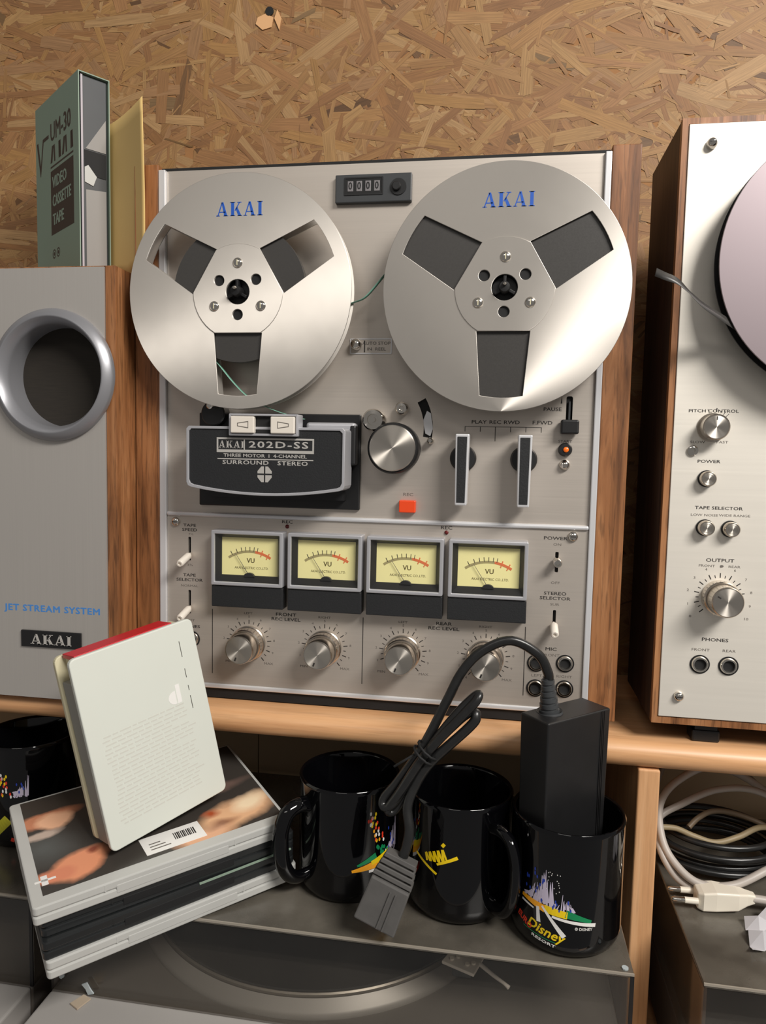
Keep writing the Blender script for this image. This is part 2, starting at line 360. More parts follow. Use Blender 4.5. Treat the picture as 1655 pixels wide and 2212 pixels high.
def strands():
    rnd = random.Random(11); V = []; F = []; C = []; U = []
    tones = [srgb(164, 122, 78), srgb(156, 114, 72), srgb(168, 127, 84), srgb(172, 133, 88), srgb(150, 106, 66), srgb(160, 116, 76), srgb(166, 124, 76), srgb(144, 102, 66), srgb(178, 140, 98), srgb(160, 120, 84)]
    N = 16000
    for i in range(N):
        small = rnd.random() < 0.5
        L = rnd.uniform(10, 30) if small else rnd.uniform(30, 85); W = rnd.uniform(1.5, 5) if small else rnd.uniform(4, 15)
        cx = rnd.uniform(-780, 620); cz = rnd.uniform(-40, 820)
        a = rnd.gauss(0, 0.62) if rnd.random() < 0.72 else rnd.uniform(0, PI)
        k = rnd.randint(6, 8); ca, sa = math.cos(a), math.sin(a)
        pts = []
        for sx, sz in ((-.5, -.5), (-.15, -.5), (.2, -.5), (.5, -.5), (.5, .5), (.15, .5), (-.2, .5), (-.5, .5)):
            pts.append((sx * L + rnd.uniform(-.09, .09) * L * (abs(sx) > .4), sz * W * rnd.uniform(.72, 1.05)))
        y = 150 - 0.08 - 0.6 * i / N
        tl = rnd.uniform(-.05, .05)
        base = len(V); c = rnd.choice(tones); g = rnd.uniform(.92, 1.07)
        if rnd.random() < 0.02: g *= 0.5
        for lx, lz in pts:
            V.append(((cx + lx * ca - lz * sa) * S, (y + tl * lz / W) * S, (cz + lx * sa + lz * ca) * S)); U.append((lx * 0.03 + i * 3.7, lz * 0.9 + i * 1.3))
        F.append(tuple(range(base, base + 8))); C += [tuple(x * g * q for x, q in zip(c[:3], (0.88, 0.91, 0.90))) + (1,)] * 8
    me = bpy.data.meshes.new('strands'); me.from_pydata(V, [], F); me.update()
    ca = me.color_attributes.new('tone', 'FLOAT_COLOR', 'POINT')
    ca.data.foreach_set('color', [x for c in C for x in c])
    uv = me.uv_layers.new(name='grain')
    for lp in me.loops: uv.data[lp.index].uv = U[lp.vertex_index]
    t = link_mesh('wood_strands', me, strand_material(), wall); t.o['kind'] = 'stuff'
    return t
strands()
sc_ = MB().cyl((-236, 149.2, 639), 4.2, 1.2, n=12); sc_ = sc_.build('screw_hole', BLACKMATT, wall)
MB().prism([(-250, 628), (-243, 622), (-234, 624), (-232, 633), (-240, 637), (-248, 634)], 148.4, 149.4).build('splinter', mat('fresh_splinter', srgb(214, 166, 118), 0.7), wall)
MB().prism([(-231, 632), (-226, 621), (-224, 632), (-228, 640)], 148.2, 149.4).build('splinter', MATS['fresh_splinter'], wall)

# ------------------------------------------------------------------ shelf unit
sh = thing('shelf_unit', 'beech shelf unit with rounded front edge carrying the hi-fi units', 'shelf', (-20, 60, -256))
prof = [(-27 + 10 - 10 * math.cos(a), -10 + 10 * math.sin(a)) for a in [PI / 2 - PI * i / 12 for i in range(13)]]
def extrude_x(poly, x0, x1):   # polygon in y,z
    n = len(poly); mb = MB()
    return mb.add([(x0, y, z) for y, z in poly] + [(x1, y, z) for y, z in poly], [tuple(range(n)), tuple(range(2 * n - 1, n - 1, -1))] + [(i, i + n, (i + 1) % n + n, (i + 1) % n) for i in range(n)])
extrude_x([(148, 0)] + prof + [(148, -20)], -640, 640).build('top_board', BEECH, sh, smooth=35)
MB().box(110.5, 126.5, -24, 146, -256, -20).build('divider', BEECH_V, sh, bevel=1.5, seg=3)
MB().box(-640, 640, -200, 148, -274, -256).build('bottom_board', BEECH, sh)
MB().box(-638, -239.3, 140, 146, -256, -20).build('back_panel', BACKBOARD, sh)
MB().box(-238.3, 110, 140, 146, -256, -20).build('back_panel', BACKBOARD, sh)
MB().box(127, 638, 140, 146, -256, -20).build('back_panel', BACKBOARD, sh)
MB().box(-640, -624, -24, 139, -256, -20).build('side_panel', BEECH_V, sh, bevel=1.5)
MB().box(624, 640, -24, 139, -256, -20).build('side_panel', BEECH_V, sh, bevel=1.5)

# ------------------------------------------------------------------ big tape deck
deck = thing('tape_deck', 'reel-to-reel tape deck with brushed metal front, four yellow meters and walnut sides', 'tape deck', (-101.5, 80, 0))
MB().box(-278, 74.8, 2.2, 140, 8, 436.5).build('body', BLACKMATT, deck, bevel=1)
for x0, x1 in ((-299.2, -278.2), (74.9, 95.7)):
    MB().box(x0, x1, -2.5, 140, 6.7, 438).build('side_panel', WALNUT, deck, bevel=0.8)
for x in (-262, 58):
    for y in (22, 120): MB().cyl((x, y, 0), 11, 9, ax=(0, 0, 1), n=20).build('foot', BLACK, deck, smooth=30)
def arc_slot(c, r, a0, a1, w, n=10):
    o = [(c[0] + (r + w) * math.cos(a0 + (a1 - a0) * i / n), c[1] + (r + w) * math.sin(a0 + (a1 - a0) * i / n)) for i in range(n + 1)]
    return o + [(c[0] + (r - w) * math.cos(a1 - (a1 - a0) * i / n), c[1] + (r - w) * math.sin(a1 - (a1 - a0) * i / n)) for i in range(n + 1)]
slot_arc = arc_slot((-99, 230), 44, -0.16, 0.52, 3.6)
upper = plate('front_panel', [[(-272, 157), (70, 157), (70, 433), (-272, 433)], slot_arc, rrect(49.6, 54.4, 236, 256, 1.5)], 0, 2.0, ALU_H, deck)
lower = plate('control_panel', [[(-272, 11), (70, 11), (70, 154.5), (-272, 154.5)], rrect(-253.7, -251.3, 117, 137, 0.8), rrect(-253.7, -251.3, 72, 92, 0.8), rrect(45.9, 48.5, 121, 137, 0.8), rrect(45.9, 48.3, 74, 91.5, 0.8)], -1, 2.6, ALU_H, deck)
MB().prism([(-272, 154.5), (70, 154.5), (70, 158), (-272, 158)], -3.2, 1).build('split_trim', ALU_TRIM, deck, bevel=1.4, seg=3)
MB().prism([(-272, 9.5), (70, 9.5), (70, 13.5), (-272, 13.5)], -2.4, 1).build('bottom_lip', ALU_TRIM, deck, bevel=1.2, seg=3)
for x0, x1 in ((-278.1, -272.2), (70.2, 74.8)):
    MB().box(x0, x1, -3.2, 2, 9.5, 433.5).build('edge_trim', ALU_TRIM, deck, bevel=0.7)

MB().box(-271, 69, 0.5, 130, 1, 9.4).build('base', BLACKMATT, deck)  # black box added to give the dark gap below the bottom lip
# counter
ct = MB().box(-131.6, -72, -4.5, 0.5, 402.2, 423.4).build('tape_counter', DARKGREY, deck, bevel=0.8)
plate('window_frame', [rrect(-124.4, -94, 407.6, 421, 0.6), rrect(-123.4, -95, 408.6, 420, 0.4)], -5.0, 0.6, BLACK, ct)
MB().box(-123.4, -95, -4.7, -4.4, 408.6, 420).build('window_recess', BLACKMATT, ct)
for i in range(4):
    x = -119.6 + i * 6.9
    w = MB().box(x - 2.2, x + 2.2, -5.0, -4.5, 410.4, 418.2).build('digit_wheel', mat('digit_wheel', srgb(120, 116, 118), 0.5) if i == 0 else MATS['digit_wheel'], ct, bevel=0.3)
    text('0', x, 414.3, 5.4, BLACKMATT, ct, -5.05, xs=0.8, bold=0.12, name='digit')
MB().cyl((-82.3, -4.4, 413), 6.2, 0.9, n=32).build('reset_knob_rim', BLACK, ct, smooth=30)
MB().cyl((-83.6, -4.4, 413), 3.4, 3.2, n=24, ch=0.6).build('reset_knob', BLACK, ct, smooth=30)
# shut-off plate
pl = plate('shutoff_plate', [rrect(-118.7, -85.2, 287.6, 299.6, 0.8), rrect(-117.9, -86, 288.4, 298.8, 0.6)], -0.7, 0.8, ALU_TRIM, deck)
text('AUTO STOP', -97.6, 295.9, 2.3, INKGREY, pl, -0.1, xs=1.25, bold=0.02); text('IN  REEL', -97.6, 291.4, 2.3, INKGREY, pl, -0.1, xs=1.25, bold=0.02)
MB().prism([(-107.4, 289), (-106.6, 289), (-106.6, 298), (-107.4, 298)], -0.3, 0).build('mark', INK, pl)
MB().lathe([(4.4, 0), (4.4, 4), (3.4, 6.5), (1.6, 7.4), (0, 7.4)], (-113.4, 0, 294.6)).build('push_button', CHROME, pl, smooth=50)

# reel tables (spindles)
for cx in (-201.6, 0.3):
    sp = MB().lathe([(24, 0), (24, 12), (22, 15.5), (9.0, 15.5), (9.0, 22), (0, 22)], (cx, 0, 331), n=40).build('reel_table', BLACK, deck, smooth=40)
    MB().lathe([(4.2, 21), (4.2, 30), (3.6, 33), (0, 33.4)], (cx, 0, 331), n=20).build('spindle', BLACK, sp, smooth=40)
    for k in range(3):
        a = PI / 2 + k * 2 * PI / 3; dx, dz = math.cos(a), math.sin(a)
        MB().prism([(cx + dx * 3 - dz * 1.1, 331 + dz * 3 + dx * 1.1), (cx + dx * 8.4 - dz * 1.1, 331 + dz * 8.4 + dx * 1.1), (cx + dx * 8.4 + dz * 1.1, 331 + dz * 8.4 - dx * 1.1), (cx + dx * 3 + dz * 1.1, 331 + dz * 3 - dx * 1.1)], -29.5, -20).build('spindle_rib', BLACK, sp, bevel=0.4)
    MB().lathe([(1.5, 31), (1.5, 35), (0.8, 36.5), (0, 36.6)], (cx, 0, 332.5), n=14).build('spindle_tip', CHROME, sp, smooth=50)

# head block and cover
hb = MB().box(-243, -108.2, -3.5, 0.5, 164.2, 240).build('head_block_base', BLACK, deck, bevel=1)
def cover_outline(ins, x0=-238.5, x1=-113.2, zt=228, zs=180.8, zm=175.6):
    o = [(x0 + ins, zt - ins - 2), (x0 + ins + 2, zt - ins), (x1 - ins - 2, zt - ins), (x1 - ins, zt - ins - 2), (x1 - ins, zs + ins + 4), (x1 - ins - 1.2, zs + ins + 1.2)]
    for i in range(0, 13):
        t = i / 12; x = (x1 - ins - 4) + ((x0 + ins + 4) - (x1 - ins - 4)) * t; o.append((x, zm + ins + (zs - zm) * (2 * t - 1) ** 2))
    return o + [(x0 + ins + 1.2, zs + ins + 1.2), (x0 + ins, zs + ins + 4)]
hc = MB().prism(cover_outline(0), -37, -12).build('head_cover', FRAME, deck, bevel=0.8)
plate('cover_frame', [cover_outline(0), cover_outline(2.1)], -38.6, 2.2, FRAME, hc, bevel=0.35)
MB().prism(cover_outline(1.9), -37.5, -36).build('cover_inlay', BLACKPANEL, hc)
MB().box(-232, -119, -12, -3, 172, 226).build('cover_stem', BLACK, hc)
MB().box(-150, -110, -15, -3, 226.5, 233).build('cover_guide', FRAME, hc, bevel=2.5, seg=3)
MB().box(-114.5, -109.5, -16, -3, 200, 231).build('cover_guide', BLACK, hc, bevel=1.5)
tf = plate('tab_frame', [rrect(-203, -148.8, 221, 237.6, 0.8), rrect(-201.2, -150.6, 222.8, 236, 0.4)], -41.5, 14, FRAME, hc, bevel=0.4)
MB().box(-201.2, -150.6, -38.5, -37.6, 222.8, 236).build('tab_recess', BLACKMATT, tf)
for x0, x1, sgn in ((-201, -182.6, 1), (-169.6, -151, -1)):
    tb = MB().box(x0, x1, -43.4, -38.2, 223, 235.6).build('tab_button', WHITEPL, tf, bevel=0.7)
    cx = (x0 + x1) / 2 + 0.6
    pts = [(cx + sgn * 4.4, 226.6), (cx + sgn * 4.4, 232), (cx - sgn * 4.4, 230.6), (cx - sgn * 4.4, 228)]
    inn = [(cx + sgn * 3.9, 227.3), (cx + sgn * 3.9, 231.3), (cx - sgn * 3.9, 230.1), (cx - sgn * 3.9, 228.5)]
    plate('arrow_mark', [pts, inn], -43.5, 0.2, INKGREY, tb)
plate('name_frame', [[(-214, 208.2), (-137.2, 208.2), (-137.2, 219.6), (-214, 219.6)], [(-212.8, 210.4), (-138.4, 210.4), (-138.4, 218.2), (-212.8, 218.2)]], -37.9, 0.5, INKWHITE, hc)
akai(-202.3, 214.3, 5.6, INKWHITE, hc, -37.5, xs=0.86)
MB().box(-192.2, -191.5, -37.9, -37.4, 210.4, 218.2).build('name_divider', INKWHITE, hc)
text('202D-SS', -165, 214.3, 4.8, INKWHITE, hc, -37.5, xs=1.75, bold=0.2, spacing=1.15)
text('THREE MOTOR  I  4-CHANNEL', -175.6, 205.9, 2.5, INKWHITE, hc, -37.5, xs=1.35, bold=0.08)
MB().box(-213.4, -137.6, -37.7, -37.4, 202.9, 203.7).build('name_rule', INKWHITE, hc)
text('SURROUND   STEREO', -175.6, 200.6, 3.0, INKWHITE, hc, -37.5, xs=1.5, bold=0.12, spacing=1.1)
for sx in (-1, 1):
    for sz in (-1, 1):
        c = (-175.6, 192)
        MB().prism([(c[0] + sx * 0.6, c[1] + sz * 0.6), (c[0] + sx * 5.6, c[1] + sz * 0.6), (c[0] + sx * 5.6, c[1] + sz * 2.4), (c[0] + sx * 2.6, c[1] + sz * 6), (c[0] + sx * 0.6, c[1] + sz * 6)], -37.9, -37.4).build('emblem_facet', INKWHITE, hc)
# small guides left of the cover
MB().cyl((-228, 0, 239), 10, 12, n=32, ch=1).build('tape_guide_hub', BLACK, deck, smooth=30)
MB().cyl((-226, 0, 244.5), 2.6, 24, n=20, ch=0.6).build('tape_guide', CHROME, deck, smooth=30)
MB().cyl((-241, 0, 199), 3.0, 2, n=18, ch=0.5).build('cap_screw', CHROME, deck, smooth=30)
# rollers, capstan, tension arm
MB().lathe([(8.6, 0), (8.6, 14), (7.4, 16), (4.5, 16.6), (4.2, 14.5), (2.2, 14.5), (2.0, 17.6), (0, 17.8)], (-96.4, 0, 235.6), n=32).build('guide_roller', CHROME, deck, smooth=40)
MB().lathe([(5.2, 0), (5.2, 7), (3.8, 9.6), (1.8, 10), (1.4, 9), (0, 9)], (-75.4, 0, 245), n=28).build('guide_post', CHROME, deck, smooth=50)
ck = MB().lathe([(19.8, 0), (19.8, 17), (18.8, 18.6), (0, 18.6)], (-80.2, 0, 214), n=56).build('capstan_knob', BLACK, deck, smooth=40)
MB().lathe([(17.6, 18.4), (17.6, 21.2), (17.0, 21.8), (0, 21.8)], (-80.2, 0, 214), n=56).build('knob_face', KNOBTOP, ck, smooth=40)
ta = MB().prism([(-59.5, 236), (-56.4, 244), (-53.2, 242), (-51.2, 230), (-53.4, 224), (-57.4, 226)], 0.6, 1.4).build('tension_arm', ALU_TRIM, deck, bevel=0.3)
MB().lathe([(2.6, -1), (2.6, 7), (1.4, 8.6), (0, 8.8)], (-52.6, 0, 220.4), n=18).build('tension_post', CHROME, ta, smooth=40)
# mode levers
for cx in (-27.0, 19.3):
    lv = MB().lathe([(10.2, 0), (10.2, 3.4), (9.0, 5.0), (0, 5.0)], (cx, 0, 207.4), n=40).build('mode_lever', BLACK, deck, smooth=40)
    MB().prism([(cx - 5.2, 225.6), (cx + 5.2, 225.6), (cx + 4.4, 172), (cx - 4.4, 172)], -23.4, -5).build('lever_handle', ALU_TRIM, lv, bevel=0.8)
    MB().prism([(cx - 3.6, 223.6), (cx + 3.6, 223.6), (cx + 3.1, 174.2), (cx - 3.1, 174.2)], -23.9, -23).build('lever_inlay', BLACKPANEL, lv, bevel=0.2)
# printed scale over the levers
for s_, x in (('PLAY', -15.7), ('REC', -3.3), ('RWD', 9.3), ('F.FWD', 32.4)): text(s_, x, 235.6, 2.7, INK, upper, 0, xs=1.35, bold=0.06)
sm = MB()
for x in (-26.3, -14.6, -3.0, 8.6, 20.2, 31.8): sm.box(x - 0.25, x + 0.25, -0.12, 0.05, 228.2 if x != -3.0 else 221, 232.2)
sm.box(-26.3, 31.8, -0.12, 0.05, 231.9, 232.25); sm.build('scale_marks', INK, upper)
text('PAUSE', 39.5, 246, 2.6, INK, upper, 0, xs=1.3, bold=0.05); text('START', 49.9, 221.8, 1.9, INKGREY, upper, 0, xs=1.3, bold=0.02)
MB().prism([(45.4, 250.5), (46.6, 250.5), (46.2, 256.5)], -0.15, 0.05).build('arrow_mark', INK, upper)
MB().box(45.6, 58.8, -10, -1.2, 227.2, 238).build('pause_slider', BLACK, deck, bevel=1.4, seg=3)
MB().box(51.4, 52.8, -1.2, 1.5, 236, 252).build('slider_stem', DARKGREY, deck)
st = MB().lathe([(5.2, 0), (5.2, 3), (4.4, 4.4), (0, 4.6)], (50, 0, 215.6), n=28).build('start_button', BLACK, deck, smooth=40)
MB().lathe([(2.0, 4.4), (2.0, 5.2), (1.2, 5.8), (0, 5.9)], (50.4, 0, 215.6), n=18).build('lens', AMBER, st, smooth=40)
MB().lathe([(4.2, 0), (4.0, 2), (3.0, 4.2), (1.4, 5.2), (0, 5.4)], (50.2, 0, 204), n=24).build('dome_screw', CHROME, deck, smooth=60)
text('REC', -69.6, 177.7, 2.4, INKGREY, upper, 0, xs=1.35, bold=0.03)
MB().box(-76, -63, -6.5, 0, 163.8, 173.4).build('record_button', ORANGE, deck, bevel=0.7)

# ---- VU meters
def arc_band(c, r0, r1, a0, a1, n=14):
    return [(c[0] + r1 * math.cos(a0 + (a1 - a0) * i / n), c[1] + r1 * math.sin(a0 + (a1 - a0) * i / n)) for i in range(n + 1)] + \
           [(c[0] + r0 * math.cos(a1 - (a1 - a0) * i / n), c[1] + r0 * math.sin(a1 - (a1 - a0) * i / n)) for i in range(n + 1)]
def vu(x0):
    x1 = x0 + 60.4; z0, z1 = 100, 145; cx = (x0 + x1) / 2
    b = plate('vu_meter', [rrect(x0, x1, z0, z1, 1.2), rrect(x0 + 3, x1 - 3, z0 + 3, z1 - 3, 0.5)], -14, 13.4, FRAME, deck, bevel=0.7)
    # sloping black surround
    O = [(x0 + 2.8, z0 + 2.8), (x1 - 2.8, z0 + 2.8), (x1 - 2.8, z1 - 2.8), (x0 + 2.8, z1 - 2.8)]
    I = [(x0 + 7, z0 + 8), (x1 - 6, z0 + 8), (x1 - 6, z1 - 6), (x0 + 7, z1 - 6)]
    mb = MB(); mb.add([(x, -12.6, z) for x, z in O] + [(x, -7.5, z) for x, z in I], [(i, (i + 1) % 4, (i + 1) % 4 + 4, i + 4) for i in range(4)])
    mb.build('surround', BLACK, b)
    fx0, fx1, fz0, fz1 = x0 + 6.5, x1 - 5.5, z0 + 7.5, z1 - 5.5
    MB().box(fx0, fx1, -7.2, -6, fz0, fz1).build('meter_face', VUFACE, b)
    piv = (cx + 0.6, fz0 + 0.5)
    MB().prism(arc_band((piv[0], fz0 - 12), 31.2, 33.2, math.radians(124), math.radians(82)), -7.35, -7.1).build('scale_band', VUGREY, b)
    MB().prism(arc_band((piv[0], fz0 - 12), 31.2, 33.2, math.radians(82), math.radians(57)), -7.35, -7.1).build('red_scale_band', VURED, b)
    mk = MB(); mr = MB()
    for k, a in enumerate((117, 109, 102, 96, 90, 84, 79)):
        a = math.radians(a); c, s_ = math.cos(a), math.sin(a); c0 = (piv[0], fz0 - 12)
        mk.prism([(c0[0] + c * 32.4 - s_ * .2, c0[1] + s_ * 32.4 + c * .2), (c0[0] + c * 36 - s_ * .2, c0[1] + s_ * 36 + c * .2), (c0[0] + c * 36 + s_ * .2, c0[1] + s_ * 36 - c * .2), (c0[0] + c * 32.4 + s_ * .2, c0[1] + s_ * 32.4 - c * .2)], -7.4, -7.1)
    for a in (72, 62):
        a = math.radians(a); c, s_ = math.cos(a), math.sin(a); c0 = (piv[0], fz0 - 12)
        mr.prism([(c0[0] + c * 29.5 - s_ * .4, c0[1] + s_ * 29.5 + c * .4), (c0[0] + c * 35 - s_ * .4, c0[1] + s_ * 35 + c * .4), (c0[0] + c * 35 + s_ * .4, c0[1] + s_ * 35 - c * .4), (c0[0] + c * 29.5 + s_ * .4, c0[1] + s_ * 29.5 - c * .4)], -7.42, -7.1)
    mk.build('scale_marks', INK, b); mr.build('red_scale_marks', VURED, b)
    text('VU', cx + 1.4, fz0 + 12.6, 3.8, mat('meter_print', srgb(96, 84, 40), 0.6) if 'meter_print' not in MATS else MATS['meter_print'], b, -7.2, xs=0.95, bold=0.12)
    text('AKAI ELECTRIC CO.,LTD.', cx + 2, fz0 + 6.6, 1.9, MATS['meter_print'], b, -7.2, xs=0.95, bold=0.0)
    na = math.radians(123); c, s_ = math.cos(na), math.sin(na)
    MB().prism([(piv[0] - .3, piv[1]), (piv[0] + .3, piv[1]), (piv[0] + c * 21.5 + .15, piv[1] + s_ * 21.5), (piv[0] + c * 21.5 - .15, piv[1] + s_ * 21.5)], -9.0, -8.7).build('needle', INKGREY, b)
    MB().prism([(piv[0] + 4.6 * math.cos(PI * i / 14), fz0 - 0.4 + 3.4 * math.sin(PI * i / 14)) for i in range(15)], -10, -7.1).build('needle_hub', BLACK, b, bevel=0.3)
    MB().box(x0 + 2.9, x1 - 2.9, -12.4, -12.0, z0 + 2.9, z1 - 2.9).build('glass', GLASS, b)
    MB().box(x0, x1, -12.5, -0.5, 82, 99.6).build('lower_bar', BLACKPANEL, b, bevel=0.6)
for i in range(4): vu(-228.4 + i * 64.35)
for x, dx in ((-168.2, 0), (-38.4, 0)):
    text('REC', x, 152.4, 2.5, INK, lower, -1, xs=1.45, bold=0.05)
    MB().lathe([(1.7, 0), (1.4, 1), (0, 1.7)], (x, -1, 148.7), n=16).build('record_lamp', LEDRED, deck, smooth=60)

# ---- level knobs
def dial(kx, kz, panel, yf, m_first='MIN', r=16.2, lo=228, hi=-48, n=10, texts=True, th=2.0, last='MAX'):
    mb = MB()
    for i in range(2 * n + 1):
        a = math.radians(lo + (hi - lo) * i / (2 * n)); c, s_ = math.cos(a), math.sin(a); big = i % 2 == 0
        w = 0.34 if big else 0.25; r1 = r + (3.4 if big else 2.0)
        mb.prism([(kx + c * r - s_ * w, kz + s_ * r + c * w), (kx + c * r1 - s_ * w, kz + s_ * r1 + c * w), (kx + c * r1 + s_ * w, kz + s_ * r1 - c * w), (kx + c * r + s_ * w, kz + s_ * r - c * w)], yf - 0.12, yf + 0.05)
    mb.build('dial_marks', INK, panel)
    for i in range(n + 1):
        a = math.radians(lo + (hi - lo) * i / n); c, s_ = math.cos(a), math.sin(a)
        if i in (0, n): text(m_first if i == 0 else last, kx + c * 24.2 + (1 if i else -1), kz + s_ * 22.6, th, INKGREY, panel, yf, xs=1.35, bold=0.02)
        else: text(str(i), kx + c * 21.9, kz + s_ * 21.9, th, INKGREY, panel, yf, xs=1.2, bold=0.02)
def level_knob(kx, kz):
    k = MB().lathe([(14.4, 0), (14.4, 2.0), (13.6, 2.6), (13.6, 11.5), (12.8, 12.6), (11.9, 12.6)], (kx, -1, kz), n=64).build('level_knob', KNOBSIDE, deck, smooth=35)
    MB().lathe([(11.8, 12.4), (11.8, 23.6), (11.2, 24.6), (10.6, 24.6)], (kx, -1, kz), n=64).build('knob_grip', KNOBSIDE, k, smooth=35)
    MB().lathe([(10.7, 24.5), (0, 24.5)], (kx, -1, kz), n=64).build('knob_face', KNOBTOP, k)
    a = math.radians(250); c, s_ = math.cos(a), math.sin(a)
    MB().prism([(kx + c * 6.4 - s_ * .6, kz + s_ * 6.4 + c * .6), (kx + c * 9.4 - s_ * .6, kz + s_ * 9.4 + c * .6), (kx + c * 9.4 + s_ * .6, kz + s_ * 9.4 - c * .6), (kx + c * 6.4 + s_ * .6, kz + s_ * 6.4 - c * .6)], -25.75, -25.4).build('pointer_mark', INK, k)
for kx in (-200.2, -135.6, -70.8, -4.8):
    dial(kx, 50.2, lower, -1, r=16.0, th=1.9); level_knob(kx, 50.2)
for s_, x, z in (('LEFT', -201, 75), ('RIGHT', -136, 75), ('LEFT', -71.2, 75), ('RIGHT', -5.4, 75)): text(s_, x, z, 1.8, INKGREY, lower, -1, xs=1.4, bold=0.02)
for s_, x, z in (('FRONT', -168.6, 75.6), ('REC LEVEL', -168.6, 71.6), ('REAR', -38.4, 75.6), ('REC LEVEL', -38.4, 71.6)): text(s_, x, z, 2.5, INK, lower, -1, xs=1.5, bold=0.07)
dv = MB()
for x in (-232.2, -103.8, 25.5): dv.box(x - 0.3, x + 0.3, -1.12, -0.9, 22, 77)
dv.build('divider_marks', INK, lower)
for s_, x, z, h, m_ in (('TAPE', -252.4, 146.6, 2.4, INK), ('SPEED', -252.4, 142.8, 2.4, INK), ('7½', -251.2, 139.2, 1.7, INKGREY), ('3¾', -252, 113.2, 2.0, INKGREY), ('TAPE', -252.6, 104.6, 2.4, INK), ('SELECTOR', -252.6, 100.6, 2.4, INK), ('NORMAL', -252.6, 95.6, 1.8, INKGREY), ('SOFT', -252.2, 66.2, 1.8, INKGREY), ('PHONES', -252.6, 61, 2.4, INK),
                    ('POWER', 45.6, 147.4, 2.5, INK), ('ON', 47.2, 142.6, 1.9, INKGREY), ('OFF', 46.8, 112.8, 1.9, INKGREY), ('STEREO', 47, 104.4, 2.4, INK), ('SELECTOR', 47, 100.6, 2.4, INK), ('SUR', 47, 95.8, 1.9, INKGREY), ('MIC', 45.6, 60.4, 2.5, INK), ('FRONT', 45.6, 55.6, 2.0, INKGREY), ('LEFT', 35.4, 38.8, 2.0, INKGREY), ('RIGHT', 56.4, 39.2, 2.0, INKGREY)):
    text(s_, x, z, h, m_, lower, -1, xs=1.45, bold=0.06 if m_ is INK else 0.01)
def handle(p0, p1, r, m, name='toggle_switch'):
    p0, p1 = Vector(p0), Vector(p1); L = (p1 - p0).length
    t = MB().lathe([(1.1, 0), (1.1, 4), (r * .8, 4), (r, 5.4), (r, L - .8), (r - .6, L), (r * .45, L), (r * .4, L - 1.2), (0, L - 1.2)], p0, ax=p1 - p0, n=24).build(name, m, deck, smooth=40); return t
handle((-252.5, 1, 122.5), (-252.5, -20.5, 117), 3.0, WHITEPL); handle((-252.5, 1, 77.5), (-252.5, -20.5, 72), 3.0, WHITEPL)
handle((47.2, 1, 131), (47.2, -13, 129.4), 3.2, CHROME); handle((47.1, 1, 81), (46.6, -19, 76.2), 3.0, WHITEPL)
def jack(x, z, panel, yf, parent):
    j = MB().lathe([(6.0, 0), (6.0, 1.2), (5.2, 2.2), (4.2, 2.2), (3.8, 1.2), (3.6, -2.0)], (x, yf, z), n=32).build('jack_socket', CHROME, parent, smooth=40)
    MB().lathe([(6.9, 0.05), (6.9, 0.6), (5.9, 0.6)], (x, yf, z), n=32).build('jack_washer', BLACK, j, smooth=40)
    MB().lathe([(3.7, 0.3), (0, 0.3)], (x, yf, z), n=24).build('jack_hole', BLACKMATT, j)
for x, z in ((-250.2, 50.3), (34.6, 48.8), (56.7, 49.8), (34.7, 28.8), (56.9, 29.6)): jack(x, z, lower, -1, deck)
def screw(x, z, yf, parent, r=3.8, h=3.2):
    s_ = MB().lathe([(r, 0), (r, h * .4), (r * .8, h * .8), (r * .35, h), (0, h)], (x, yf, z), n=24).build('panel_screw', CHROME, parent, smooth=50)
    MB().box(x - r * .55, x + r * .55, yf - h - .1, yf - h + .6, z - .4, z + .4).build('screw_slot', INK, s_)
screw(-264.4, 149.4, -1, deck); screw(58.6, 149.4, -1, deck)

